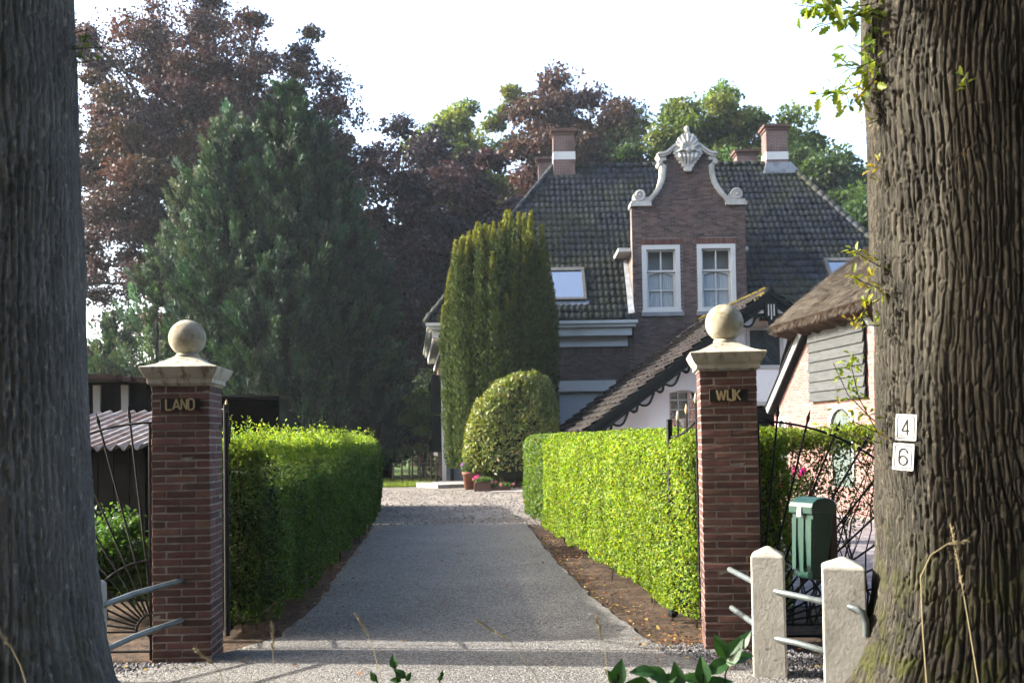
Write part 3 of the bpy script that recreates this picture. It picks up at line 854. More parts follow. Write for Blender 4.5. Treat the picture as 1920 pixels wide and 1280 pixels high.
# ================================================================== OAKS IN THE FOREGROUND
def bark_trunk(name, parent, cx, cy, prof, zmax, nf, nb, nz, seed, cellw=.053, cellh=.36, depth=.044, lobes=(5, .5), rootamp=.26, bmat=None):
    to = math.atan2(-cy, -cx)                      # direction of the road
    th = np.concatenate([np.linspace(-1.85, 1.85, nf, endpoint=False), np.linspace(1.85, 2 * math.pi - 1.85, nb, endpoint=False)]) + to
    zz = np.linspace(-.05, zmax, nz)
    T, Z = np.meshgrid(th, zz)
    Rb = np.interp(Z, [p[0] for p in prof], [p[1] for p in prof])
    root = np.exp(-np.clip(Z, 0, None) / .22)
    Rb = Rb * (1 + rootamp * root * (.55 + .45 * np.sin(lobes[0] * T + lobes[1])))
    cxy = np.stack([np.cos(T) * 1.3, np.sin(T) * 1.3, Z * .8], -1).reshape(-1, 3)
    Rb = Rb * (1 + .035 * vnoise(cxy, 1.3, seed).reshape(T.shape) + .02 * vnoise(cxy, 3.1, seed + 1).reshape(T.shape))
    r0 = float(np.mean(prof[len(prof) // 2][1]))
    nc = int(round(2 * math.pi * r0 / cellw))
    S3 = np.stack([np.cos(T) * r0, np.sin(T) * r0, Z * .45], -1).reshape(-1, 3)
    def cells(nc, ch, sd, warp):
        U = (T % (2 * math.pi)) / (2 * math.pi) * nc + warp * vnoise(S3, 5.0, sd).reshape(T.shape) + .4 * warp * vnoise(S3, 17.0, sd + 1).reshape(T.shape)
        Vv = Z / ch + .5 * vnoise(S3, 6.0, sd + 2).reshape(T.shape)
        iu, iv = np.floor(U).astype(np.int64), np.floor(Vv).astype(np.int64)
        F1 = np.full(T.shape, 9.0); F2 = F1.copy()
        for a in (-1, 0, 1):
            for b in (-1, 0, 1):
                ju, jv = iu + a, iv + b
                hu = _h(ju % nc, jv, ju * 0, sd + 7); hv = _h(ju % nc, jv, ju * 0 + 5, sd + 9)
                d = np.sqrt((U - ju - hu) ** 2 + ((Vv - jv - hv)) ** 2)
                F2 = np.minimum(F2, np.maximum(F1, d)); F1 = np.minimum(F1, d)
        return F2 - F1
    B3 = np.stack([np.cos(T) * r0, np.sin(T) * r0, Z], -1).reshape(-1, 3)
    wz = (.10 * vnoise(B3, 3.0, seed + 50)).reshape(-1, 1) * np.array([[1, 1, 0]])
    def furrow(fr, fz, sd, w):
        a_ = np.abs(vnoise((B3 + wz) * np.array([fr, fr, fz]), 1.0, sd)).reshape(T.shape) / w
        a_ = np.clip(a_, 0, 1); return a_ * a_ * (3 - 2 * a_)
    def ridge(n_, sd, amp, w):
        U = T / (2 * math.pi) * n_ + amp * vnoise(B3 * np.array([2.6, 2.6, 1.1]), 1.0, sd).reshape(T.shape) + .42 * amp * vnoise(B3 * np.array([8, 8, 2.6]), 1.0, sd + 1).reshape(T.shape) + .16 * amp * vnoise(B3 * np.array([22, 22, 9]), 1.0, sd + 2).reshape(T.shape)
        a_ = np.clip(np.abs(np.sin(math.pi * U)) / w, 0, 1); return a_ * a_ * (3 - 2 * a_)
    g1 = ridge(nc, seed, 1.15, .5)
    g2 = ridge(int(nc * 1.62), seed + 5, 1.5, .42)
    fork = np.clip(.5 + 1.6 * vnoise(B3 * np.array([9, 9, 3.2]), 1.0, seed + 9), 0, 1).reshape(T.shape)
    g1 = g1 * (1 - fork) + fork * np.minimum(g1, g2)
    gc = np.clip(cells(int(nc * 1.25), cellh * .5, seed + 20, .35) / .2, 0, 1)
    fine = .6 * vnoise(B3 * np.array([1, 1, .45]), 60, seed + 31).reshape(T.shape) + .4 * vnoise(B3 * np.array([1, 1, .7]), 120, seed + 32).reshape(T.shape)
    disp = (g1 - 1) * depth + (g2 - 1) * depth * .36 * (.25 + .75 * g1) + (gc - 1) * depth * .5 * (.3 + .7 * g1) + fine * .007
    disp *= np.clip(.75 + .35 * vnoise(S3, 2.0, seed + 40).reshape(T.shape), .4, 1.2)
    RR = Rb + disp
    X, Y = cx + RR * np.cos(T), cy + RR * np.sin(T)
    V = np.stack([X, Y, Z], -1).reshape(-1, 3)
    iv = np.array(wm(parent).inverted()); V = V @ iv[:3, :3].T + iv[:3, 3]
    m = len(th)
    i, j = np.meshgrid(np.arange(nz - 1), np.arange(m), indexing='ij')
    F = np.stack([i * m + j, i * m + (j + 1) % m, (i + 1) * m + (j + 1) % m, (i + 1) * m + j], -1).reshape(-1, 4)
    me = bpy.data.meshes.new(name)
    nv, nfc = len(V), len(F)
    me.vertices.add(nv); me.loops.add(4 * nfc); me.polygons.add(nfc)
    me.vertices.foreach_set('co', V.astype(np.float32).ravel())
    me.loops.foreach_set('vertex_index', F.astype(np.int32).ravel())
    me.polygons.foreach_set('loop_start', np.arange(0, 4 * nfc, 4, dtype=np.int32))
    me.polygons.foreach_set('loop_total', np.full(nfc, 4, dtype=np.int32))
    me.update(calc_edges=True)
    me.polygons.foreach_set('use_smooth', np.ones(nfc, bool))
    me.materials.append(bmat or MT['bark'])
    return put(name, me, parent)

def oak_leaf_pts(s):
    o = [(0, 0), (.10, .12), (.22, .2), (.13, .32), (.30, .42), (.17, .55), (.32, .68), (.18, .78), (.14, .95), (0, 1.0)]
    return [(x * s, y * s) for x, y in o]

def leaf_mesh(mb_v, mb_f, mb_c, P, D, Nn, s, col, pts=oak_leaf_pts, curl=.25):
    D = D.normalized(); S = D.cross(Nn).normalized(); Nn = S.cross(D)
    b = len(mb_v); o = pts(s); n = len(o)
    for x, y in o: mb_v.append(P + D * y + S * x + Nn * (abs(x) * .35 - curl * y * y / s))
    for x, y in o[1:-1]: mb_v.append(P + D * y - S * x + Nn * (abs(x) * .35 - curl * y * y / s))
    mids = len(mb_v)
    for x, y in o[1:-1]: mb_v.append(P + D * y + Nn * (-curl * y * y / s))
    k = n - 2
    for side in (1, n):
        for i in range(k - 1):
            q = (b + side + i, b + side + i + 1, mids + i + 1, mids + i)
            mb_f.append(q)
        mb_f.append((b, b + side, mids)); mb_f.append((b + n - 1, mids + k - 1, b + side + k - 1))
    mb_c += [col] * (len(mb_v) - b)

def colmesh(name, v, f, c, mat, parent, kind=None):
    if parent is not None:
        iv = wm(parent).inverted(); v = [iv @ p for p in v]
    me = bpy.data.meshes.new(name); me.from_pydata([tuple(p) for p in v], [], f)
    a = me.color_attributes.new('Col', 'FLOAT_COLOR', 'POINT')
    a.data.foreach_set('color', [x for q in c for x in (q[0], q[1], q[2], 1.0)])
    me.materials.append(mat); me.update()
    return tag(put(name, me, parent), kind=kind)

def sprig(parent, path, Y, n, s, cols, rng, spread=.05, r=.004):
    pts = [at(px, py, Y + rng.uniform(-.08, .08)) for px, py in path]
    mb = MB(parent); mb.tube(pts, [r * (1 - .6 * i / len(pts)) for i in range(len(pts))], 5)
    tw = mb.build('twig', MT['twig'], parent)
    v, f, c = [], [], []
    for i in range(n):
        t = (i + rng.random()) / n * (len(pts) - 1); k = min(int(t), len(pts) - 2)
        p = pts[k].lerp(pts[k + 1], t - k)
        d = Vector((rng.gauss(0, 1), rng.gauss(0, .8), rng.gauss(.1, .8)))
        col = rng.choice(cols); q = .7 * rng.uniform(.75, 1.3)
        leaf_mesh(v, f, c, p + d.normalized() * rng.uniform(0, spread), d, Vector((rng.gauss(0, .6), rng.gauss(-.2, .6), 1)), s * rng.uniform(.6, 1.25), (col[0] * q, col[1] * q, col[2] * q))
    colmesh('leaves', v, f, c, MT['leaf_tree'], tw, 'stuff')

rr = random.Random(5)
OG = [(.22, .30, .035), (.28, .34, .045), (.15, .24, .035)]
OY = [(.3, .3, .04), (.34, .27, .04), (.2, .25, .04)]
oakR = thing('oak_tree', 'huge oak trunk at the right edge carrying the house number signs', 'tree', (3.06, 6.3, 0), 0, 'roadside oaks')
bark_trunk('trunk', oakR, 3.06, 6.3, [(-.1, .90), (0, .88), (.25, .82), (.55, .765), (1.0, .735), (1.6, .725), (2.3, .715), (3.2, .72), (4.2, .745), (5.4, .74), (9, .6)], 5.4, 430, 90, 740, 51)
mb = MB(oakR)
mb.tube([(3.06, 6.3, 5.2), (3.1, 6.35, 7), (3.0, 6.3, 9), (3.1, 6.4, 12)], [.735, .6, .45, .2], 20)
mb.tube([(3.1, 6.3, 6.2), (4.2, 6.9, 7.6), (5.6, 7.6, 9.4)], [.3, .22, .1], 12)
mb.build('upper_trunk', MT['bark'], oakR, True)
for path, n, s, cols, sp in (
        ([(1650, 5), (1570, 18), (1495, 10)], 24, .085, OG, .07), ([(1650, 15), (1590, 35), (1535, 50)], 20, .08, OG, .06), ([(1640, -30), (1560, -10), (1510, -25)], 20, .09, OG, .08),
        ([(1650, 70), (1610, 100), (1590, 85)], 12, .07, OG, .05), ([(1650, 110), (1600, 130), (1575, 120)], 14, .075, OG, .06), ([(1650, 130), (1605, 165), (1530, 178)], 24, .075, OG, .06), ([(1640, 150), (1610, 185), (1590, 200)], 16, .07, OY, .06),
        ([(1650, 225), (1630, 232)], 4, .05, OY, .03), ([(1650, 300), (1630, 335)], 6, .05, OY, .03),
        ([(1650, 500), (1615, 480), (1600, 470)], 16, .05, OY, .05), ([(1650, 540), (1620, 530), (1595, 515)], 14, .05, OY, .05), ([(1650, 560), (1625, 575), (1610, 600)], 12, .045, OY, .04), ([(1650, 610), (1615, 610), (1585, 597)], 8, .045, OY, .03),
        ([(1650, 820), (1610, 745), (1597, 690), (1600, 665)], 26, .042, OG, .04), ([(1640, 790), (1590, 740), (1562, 680)], 22, .042, OG, .04), ([(1645, 810), (1600, 790), (1570, 755)], 16, .042, OY, .05), ([(1650, 830), (1590, 815), (1545, 800)], 12, .04, OG, .05)):
    sprig(oakR, path, 6.15, int(n * 1.9), s, cols, rr, sp * 1.25)
sprig(oakR, [(1816, 168), (1812, 150), (1806, 140)], 5.46, 7, .05, OG, rr, .02)
sprig(oakR, [(1785, 305), (1800, 290), (1815, 275)], 5.48, 4, .03, [(.25, .12, .04)], rr, .02)

oakL = thing('oak_tree', 'dark shaded oak trunk filling the left edge', 'tree', (-3.24, 5.9, 0), 0, 'roadside oaks')
bark_trunk('trunk', oakL, -3.24, 5.9, [(-.1, .9), (0, .86), (.25, .80), (.55, .755), (1.0, .715), (1.6, .69), (2.3, .665), (3.2, .63), (4.2, .605), (5.4, .59), (9, .5)], 5.4, 300, 70, 520, 77, cellw=.055, cellh=.26, depth=.03, lobes=(5, 2.0), bmat=MT['bark_veiled'])
mb = MB(oakL)
mb.tube([(-3.24, 5.9, 5.2), (-3.2, 5.9, 7), (-3.3, 5.8, 9), (-3.2, 5.9, 12)], [.59, .5, .4, .2], 20)
mb.tube([(-3.2, 5.9, 6.5), (-4.3, 6.5, 8), (-5.6, 7.2, 9.6)], [.27, .2, .1], 12)
mb.build('upper_trunk', MT['bark'], oakL, True)
OD = [(.05, .09, .02), (.08, .12, .025), (.12, .16, .03)]
for path, n, s, cols in (([(120, 95), (160, 90), (215, 88)], 11, .06, OD), ([(120, 110), (150, 118), (185, 112)], 9, .055, OD), ([(120, 60), (140, 62), (165, 55)], 6, .045, OD), ([(236, 30), (255, 38)], 3, .05, OG)):
    sprig(oakL, path, 6.0, n, s, cols, rr, .03)

# the oaks' own crowns, high over road and gateway
def oak_crown(t, X, Y, seed, rx=7.6, ry=8.0, rz=6.0, cz=15.2, n=60000):
    rng = np.random.default_rng(seed)
    nc = 130
    d = rdir(nc, rng); cc = d * (rng.random(nc) ** .4)[:, None] * np.array([rx, ry, rz]) * .9 + np.array([X, Y - 1.5, cz])
    k = rng.integers(0, nc, n)
    off = rdir(n, rng) * (rng.random((n, 1)) ** .45) * 1.35 * np.array([1, 1, .6])
    s_ = rng.uniform(.16, .34, n)
    leaves('crown', cc[k] + off, rdir(n, rng), rdir(n, rng) + np.array([0, 0, .7]), s_, s_ * .6, pal(n, [(.06, .11, .025), (.08, .13, .03)], .2, rng=rng), MT['leaf_tree'], t)
    mb = MB(t)
    for i in range(26):
        c = Vector(cc[i]); a = Vector((X, Y, rng.uniform(7, 12)))
        mb.tube(bez(a, a.lerp(c, .5) + Vector((0, 0, .8)), c), [.2 - .026 * j for j in range(7)], 7)
    mb.build('limbs', MT['trunk'], t, True)
oak_crown(oakR, 3.06, 6.3, 401); oak_crown(oakL, -3.24, 5.9, 402)

# unseen trees added behind the viewer, across the road, to shade everything that faces it
def shade_wood():
    rng = np.random.default_rng(77)
    n = 75000
    P = np.c_[rng.uniform(-40, 40, n), -6.5 - 7 * rng.random(n) ** 1.5, 18 * rng.random(n) ** .9]
    P[:, 1] += 2.2 * vnoise(P, .25, 3); P[:, 2] += 3.0 * vnoise(P * np.array([1, 1, .2]), .22, 5) * (P[:, 2] / 16)
    s_ = rng.uniform(.45, 1.1, n)
    o = leaves('unseen_woodland', P, rdir(n, rng), rdir(n, rng) + np.array([0, .6, .4]), s_, s_ * .7, pal(n, [(.05, .085, .025), (.07, .11, .03), (.035, .06, .022)], .2, rng=rng), MT['leaf_tree'])
    tag(o, 'unseen trees added across the road to shade what faces it', 'unseen_woodland')
shade_wood()

# house number signs on the right oak
def number_sign(label, digit, px, py, wpx, hpx, Y, tilt, yaw):
    p = at(px, py, Y)
    t = thing('number_sign', label, 'sign', tuple(p), yaw, 'house number signs on the oak')
    t.rotation_euler = (0, tilt, yaw)
    w, h = wpx * Y / FPX, hpx * Y / FPX
    def rr_(w, h, r, n=4):
        o = []
        for cx, cz, a0 in ((w / 2 - r, h / 2 - r, 0), (-w / 2 + r, h / 2 - r, 90), (-w / 2 + r, -h / 2 + r, 180), (w / 2 - r, -h / 2 + r, 270)):
            o += [(cx + r * math.cos(rad(a0 + 90 * i / n)), cz + r * math.sin(rad(a0 + 90 * i / n))) for i in range(n + 1)]
        return o
    mb = MB(); mb.prism(rr_(w, h, .006), -.004, .004); mb.build('plate', MT['enamel'], t)
    o1, o2 = rr_(w * .84, h * .87, .013), rr_(w * .84 - .011, h * .87 - .011, .009)
    mb = MB(); n = len(o1)
    mb.add([(x, -.0052, z) for x, z in o1] + [(x, -.0052, z) for x, z in o2], [(i, (i + 1) % n, n + (i + 1) % n, n + i) for i in range(n)])
    mb.build('border', MT['ink'], t)
    hh = h * .60
    stroke_letter(t, 'digit', GL[digit][1], -.26 * hh, -hh / 2, hh, .0095, -.0062, -.0045, MT['ink'])
    for sx in (-1, 1):
        for sz in (-1, 1):
            mb = MB(); mb.ball((sx * w * .44, -.004, sz * h * .455), .003, 8, 6); mb.build('screw', MT['galv'], t)
number_sign('white house number sign reading 4, upper one on the oak', '4', 1699, 801, 40, 49, 5.985, rad(3.5), rad(-46))
number_sign('white house number sign reading 6, lower one on the oak', '6', 1694, 856, 40, 50, 5.985, rad(4.5), rad(-46))

# ================================================================== TILED ROOFS
def tile_mesh(name, w, l, amp, lip, mat, flat=False):
    n = 7
    mb = MB()
    us = [i / (n - 1) for i in range(n)]
    zf = (lambda u: amp * (math.sin(2 * math.pi * (u * .9 + .05)) * .75 + .3 * (u > .8) * (u - .8) * 5)) if not flat else (lambda u: amp * math.sin(math.pi * u))
    top = [((u - .5) * w * 1.06, l, zf(u)) for u in us]
    bot = [((u - .5) * w * 1.06, 0, zf(u) + lip) for u in us]
    und = [((u - .5) * w * 1.06, 0, zf(u) - .008) for u in us]
    vs = top + bot + und
    fs = [(i, i + 1, n + i + 1, n + i) for i in range(n - 1)] + [(n + i, n + i + 1, 2 * n + i + 1, 2 * n + i) for i in range(n - 1)]
    mb.add(vs, fs)
    me = bpy.data.meshes.new(name); me.from_pydata(mb.v, [], mb.f); me.materials.append(mat)
    me.polygons.foreach_set('use_smooth', [True] * len(me.polygons)); me.update()
    return me

def tile_roof(roof, me, O, U, V, du, dv, nu, nv, inside, score, seed, limit=300, jit=1.0):
    """pantiles over a plane (local coordinates); the best seen are objects, the rest one part"""
    rng = random.Random(seed)
    O, U, V = Vector(O), Vector(U).normalized(), Vector(V).normalized()
    Nn = U.cross(V).normalized()
    B = Matrix((U, V, Nn)).transposed()
    cand = []
    for j in range(nv):
        for i in range(nu):
            u, v = (i + .5) * du, j * dv
            if not inside(u, v + dv * .5): continue
            p = O + U * (u + rng.gauss(0, .004) * jit) + V * (v + rng.gauss(0, .006) * jit) + Nn * (.03 + rng.gauss(0, .003) * jit)
            m = Matrix.Translation(p) @ (B @ Matrix.Rotation(rng.gauss(0, .012) * jit, 3, 'Z') @ Matrix.Rotation(rng.gauss(0, .01) * jit, 3, 'Y')).to_4x4()
            cand.append((score(wm(roof) @ p), m))
    cand.sort(key=lambda c: c[0], reverse=True)
    for s_, m in cand[:limit]:
        o = bpy.data.objects.new('tile', me); C.objects.link(o); o.parent = roof; o.matrix_local = m
    vs = [v.co.copy() for v in me.vertices]; fs = [tuple(p.vertices) for p in me.polygons]
    mb = MB()
    for s_, m in cand[limit:]:
        mb.add([m @ v for v in vs], fs, rng.random())
    if mb.v:
        q = bpy.data.meshes.new('tiles'); q.from_pydata(mb.v, [], mb.f); q.materials.append(me.materials[0])
        a = q.attributes.new('rnd', 'FLOAT', 'POINT'); a.data.foreach_set('value', mb.r)
        q.polygons.foreach_set('use_smooth', [True] * len(q.polygons)); q.update()
        tag(put('tiles', q, roof), kind='stuff')

def cam_px(p):
    v = CAMROT.to_3x3().transposed() @ (Vector(p) - Vector((0, 0, EYE)))
    return PPX + FPX * v.x / -v.z, PPY - FPX * v.y / -v.z

def brickfield(name, parent, mat, x0, x1, z0, z1, y, inside, bl=.21, bhh=.052, j=.0095, proud=.012, seed=1, split=0, header=True, cover=None):
    """courses of bricks standing proud of a wall (local x-z, front towards -y)"""
    rng = random.Random(seed)
    z = z0; c = 0
    items = []
    while z + bhh <= z1 + 1e-6:
        x = x0 - (bl * .5 if c % 2 else 0)
        while x < x1:
            L = bl
            a, b = max(x, x0), min(x + L, x1)
            if b - a > .03 and inside((a + b) / 2, z + bhh / 2): items.append((a, b, z))
            x += L + j
        z += bhh + j; c += 1
    if split:                                    # the largest-seen bricks are pieces of their own
        items.sort(key=cover, reverse=True)
        meshes = {}
        for a, b, z in items[:split]:
            k = round((b - a) * 50)
            if k not in meshes:
                mb = MB(); h = (b - a) / 2; mb.cbox(-h, h, -proud, .02, 0, bhh, .003); meshes[k] = mb.mesh('brick', mat)
            o = bpy.data.objects.new('brick', meshes[k]); C.objects.link(o); o.parent = parent
            o.location = ((a + b) / 2, y + rng.gauss(0, .001), z)
        items = items[split:]
    mb = MB()
    for a, b, z in items:
        d = proud + rng.gauss(0, .0012)
        mb.add([(a, y - d, z), (b, y - d, z), (b, y - d, z + bhh), (a, y - d, z + bhh), (a, y + .01, z), (b, y + .01, z), (b, y + .01, z + bhh), (a, y + .01, z + bhh)],
               [(0, 1, 2, 3), (0, 4, 5, 1), (1, 5, 6, 2), (2, 6, 7, 3), (3, 7, 4, 0)], rng.random())
    if mb.v: return mb.build(name, mat, parent, kind='stuff')

# ================================================================== MANOR HOUSE
HX, HY, HZ = 5.945, 33.0, .25
house = thing('manor_house', 'brick manor house with dark tiled hipped roof and white bell gable', 'house', (HX, HY, HZ))
K = 32.8 / FPX                                     # metres per picture unit on the gable plane
def gz(py): return 9.41 + (382.0 - py) * K - HZ
XL, XR = -2.2 - HX, 13.95 - HX                     # facade ends (local)
ZE = 5.3                                           # wall top (local)
LW = (1.25 - HX, 3.35 - HX, .9, 3.57 - HZ)         # ground-floor window
fw = holed_wall('front_wall', [(XL, -.1), (XR, -.1), (XR, ZE), (XL, ZE)], [[(LW[0], LW[2]), (LW[1], LW[2]), (LW[1], LW[3]), (LW[0], LW[3])]], 0, .3, MT['hmortar'], house)
brickfield('brickwork', fw, MT['hbrick'], XL, 8.1 - HX, .75, 4.55, 0, lambda x, z: not (LW[0] - .05 < x < LW[1] + .05 and z < LW[3] + .05) and not (abs(x) < 1.9), seed=61)
mb = MB(); mb.box(XL - .02, XR + .02, -.05, .0, -.12, .74); mb.box(XL - .03, XL, -.05, 1, -.12, .74); mb.build('plinth', MT['plinth'], house)
# the long side facing the garden, seen at a glance
mb = MB(house)
A, Bp = Vector((-2.2, 33.0, 0)), Vector((-3.28, 43.5, 0))
mb.add([A, Bp, Bp + Vector((0, 0, 5.5)), A + Vector((0, 0, 5.5))], [(0, 1, 2, 3)])
mb.add([(-3.28, 43.5, 0), (13.95, 43.5, 0), (13.95, 43.5, 5.5), (-3.28, 43.5, 5.5)], [(0, 1, 2, 3)])
mb.add([(13.95, 43.5, 0), (13.95, 33.3, 0), (13.95, 33.3, 5.5), (13.95, 43.5, 5.5)], [(0, 1, 2, 3)])
mb.build('side_wall', MT['sidebrick'], house)
sd = (Bp - A).normalized(); sn = Vector((-sd.y, sd.x, 0))
for k, s0 in enumerate((1.3, 3.0, 5.4, 7.2)):
    p = A + sd * s0
    m = Matrix.Translation((p.x, p.y, 0)) @ Matrix.Rotation(math.atan2(sd.y, sd.x) + (.95 if k % 2 else -.95) + math.pi / 2 * 0, 4, 'Z')
    mb = MB(house)
    q = p + sn * .42 + sd * (.16 if k % 2 else -.16)
    for z0_, z1_ in ((1.3, 2.55), (2.65, 3.95)):
        mb.prism([(p.x + sn.x * .03, p.y + sn.y * .03), (q.x, q.y), (q.x + sd.x * .05, q.y + sd.y * .05), (p.x + sn.x * .03 + sd.x * .05, p.y + sn.y * .03 + sd.y * .05)], z0_, z1_, 'z')
    mb.build('shutter', MT['dark_green'], house)
mb = MB(house)
p = A + sd * .35 + sn * .06
mb.box(-2.34, -2.2, 32.93, 33.06, .2, 4.8); mb.build('corner_post', MT['white'], house)
mb = MB(house); mb.tube([(-2.02, 32.9, .25), (-2.02, 32.9, 4.7)], .055, 10); mb.build('downpipe', MT['dark_green'], house)

# eaves: gutter, fascia, frieze, bottom moulding, in front and round the corner
def eave(name, z0, z1, out, x1, mat, dz=0):
    mb = MB(house); mb.box(-2.2 - out, x1, 33 - out, 33.0, z0, z1); mb.build(name, mat, house)
    a, b = A, Bp
    mb = MB(house); mb.prism([(a.x + sn.x * out, 33.002), (a.x + .2, 33.002), (b.x + .2, b.y), (b.x + sn.x * out, b.y)], z0 + .002, z1 - .002, 'z'); mb.build(name, mat, house)
    mb = MB(house); mb.box(7.9, 13.95 + out, 33 - out, 33.0, z0, z1); mb.build(name, mat, house)
eave('gutter', 5.44, 5.54, .58, 4.16, MT['white']); eave('gutter', 5.33, 5.44, .50, 4.10, MT['white'])
eave('fascia', 5.06, 5.33, .38, 3.98, MT['white']); eave('frieze', 4.86, 5.06, .07, 3.86, MT['white'])
eave('moulding', 4.72, 4.86, .13, 3.86, MT['white'])
mb = MB(house)
for i in range(100):
    mb.box(-2.15 + i * .06, -2.1 + i * .06, 32.98, 33.0, 4.50, 4.71, rnd=random.random())
mb.build('brick_course', MT['hbrick'], house)
# ground-floor window with blind
def frame_rect(mb, x0, x1, z0, z1, w, y0, y1, wb=None):
    wb = w if wb is None else wb
    mb.box(x0, x0 + w, y0, y1, z0, z1); mb.box(x1 - w, x1, y0, y1, z0, z1)
    mb.box(x0 + w, x1 - w, y0, y1, z1 - w, z1); mb.box(x0 + w, x1 - w, y0, y1, z0, z0 + wb)
mb = MB(); frame_rect(mb, LW[0], LW[1], LW[2], LW[3], .11, -.04, .12); mb.box(LW[0] - .1, LW[1] + .1, -.07, -.042, LW[3] - .32, LW[3] + .03)
w0 = mb.build('window', MT['white'], house)
mb = MB(); mb.box(LW[0] + .11, LW[1] - .11, .08, .09, LW[2] + .11, LW[3] - .11); mb.build('blind', MT['blind'], w0)

# ---- the bell gable
half = [(70, 377), (63, 370), (56, 362), (50, 353), (45, 342), (42.5, 333), (41, 324), (40, 310), (40, 296), (30, 289), (15, 283)]
outer_half = [(77, 372), (69, 364), (61, 353), (55.5, 343), (52, 332), (50, 320), (50, 310), (53, 301)]
gp = [(-107, 860)] + [(-107, 384)] + [(-a, b) for a, b in half] + [(0, 281)] + [(a, b) for a, b in reversed(half)] + [(107, 384), (107, 860)]
gpoly = [(a * K, gz(b)) for a, b in gp]
W1 = (4.378 - HX, 5.639 - HX, 5.83 - HZ, 8.045 - HZ); W2 = (6.199 - HX, 7.473 - HX, 5.83 - HZ, 8.05 - HZ)
def rect(w): return [(w[0], w[2]), (w[1], w[2]), (w[1], w[3]), (w[0], w[3])]
gable = holed_wall('gable', gpoly, [rect(W1), rect(W2)], -.2, .2, MT['hmortar'], house)
def in_gable(x, z):
    X = abs(x) / K
    if z < gz(384): ok = X < 106
    else:
        pts = sorted([(gz(b), a) for a, b in half] + [(gz(281), 0)])
        ok = X < np.interp(z, [p[0] for p in pts], [p[1] for p in pts])
    for w in (W1, W2):
        if w[0] - .02 < x < w[1] + .02 and w[2] - .02 < z < w[3] + .22: ok = False
    return ok
brickfield('brickwork', gable, MT['hbrick'], -107 * K, 107 * K, 3.0, gz(282), -.2, in_gable, bl=.2, seed=62)
for w in (W1, W2):                                # soldier courses over the windows
    mb = MB(); x = w[0] - .06
    while x < w[1] + .06:
        mb.box(x, x + .05, -.214, -.19, w[3] + .012, w[3] + .2, rnd=random.random()); x += .06
    mb.build('window_arch', MT['redbrick'], gable)
def band(mb, inn, out, y0, y1, sgn):
    n = min(len(inn), len(out))
    a = [(sgn * p[0] * K, gz(p[1])) for p in inn[:n]]; b = [(sgn * p[0] * K, gz(p[1])) for p in out[:n]]
    vs = [(x, y0, z) for x, z in a] + [(x, y0, z) for x, z in b] + [(x, y1, z) for x, z in a] + [(x, y1, z) for x, z in b]
    fs = []
    for i in range(n - 1):
        fs += [(i, i + 1, n + i + 1, n + i), (2 * n + i, 3 * n + i, 3 * n + i + 1, 2 * n + i + 1), (i, 2 * n + i, 2 * n + i + 1, i + 1), (n + i, n + i + 1, 3 * n + i + 1, 3 * n + i)]
    fs += [(0, n, 3 * n, 2 * n), (n - 1, 3 * n - 1, 4 * n - 1, 2 * n - 1)]
    mb.add(vs, fs)
for sg in (-1, 1):
    mb = MB()
    band(mb, half[:8], outer_half, -.30, .26, sg)
    inr = [(a + 2.5, b - 1.2) for a, b in half[:8]]; inr2 = [(a + 6, b - 3.5) for a, b in half[:8]]
    band(mb, inr, inr2, -.325, -.29, sg)
    mb.build('coping', MT['trim'], gable)
    mb = MB(); c = (sg * 90 * K, gz(385))
    x0, x1 = sorted((sg * 70 * K, sg * 110 * K))
    mb.box(x0, x1, -.33, .27, gz(386.5), gz(380)); x0, x1 = sorted((sg * 72 * K, sg * 107 * K)); mb.box(x0, x1, -.31, .26, gz(380), gz(375.5))
    mb.build('shoulder_stone', MT['trim'], gable)
    # volute: a drum with a raised spiral
    cx, cz = sg * 91.5 * K, gz(366)
    mb = MB()
    ring = [(cx + 11.2 * K * math.cos(2 * math.pi * i / 28), cz + 11.2 * K * math.sin(2 * math.pi * i / 28)) for i in range(28)]
    mb.prism(ring, -.29, .22)
    sp = []
    for i in range(46):
        t = i / 45; ang = math.pi * (.5 + 0) + sg * (t * 2 * math.pi * 2.1) * -1 + math.pi * .5 * (1 if sg > 0 else 1)
        r_ = (10.6 - 8.6 * t) * K
        sp.append((cx + r_ * math.cos(ang), -.295, cz + r_ * math.sin(ang)))
    mb.tube(sp, [.042 - .02 * i / 45 for i in range(46)], 7)
    mb.ball((cx, -.30, cz), .045, 10, 8)
    mb.prism([(sg * 84 * K, gz(379)), (sg * 82 * K, gz(370)), (sg * 76 * K, gz(368.5)), (sg * 68 * K, gz(376)), (sg * 72 * K, gz(380))], -.285, .2)
    mb.build('volute', MT['trim'], gable)
    # small curl at the neck and the rising cornice
    mb = MB()
    ring = [(sg * 51.5 * K + 4.6 * K * math.cos(2 * math.pi * i / 16), gz(303.5) + 5.2 * K * math.sin(2 * math.pi * i / 16)) for i in range(16)]
    mb.prism(ring, -.33, .24)
    ring = [(sg * 54 * K + 3.4 * K * math.cos(2 * math.pi * i / 14), gz(289) + 3.8 * K * math.sin(2 * math.pi * i / 14)) for i in range(14)]
    mb.prism(ring, -.36, .24)
    mb.prism([(sg * a * K, gz(b)) for a, b in ((40, 301), (53, 299), (53, 293), (40, 294))], -.31, .25)
    mb.build('neck_curl', MT['trim'], gable)
    mb = MB()
    lo = [(55, 294), (46, 294), (38, 291), (31, 286), (25, 281), (18, 277), (8, 276)]; hi = [(55, 286.5), (47, 286.5), (40, 283.5), (33, 278.5), (27, 273), (19, 268), (8, 266)]
    band(mb, lo, hi, -.36, .26, sg)
    band(mb, [(a, b - 4.5) for a, b in lo], [(a, b - .8) for a, b in hi], -.40, -.34, sg)
    mb.build('cornice', MT['trim'], gable)
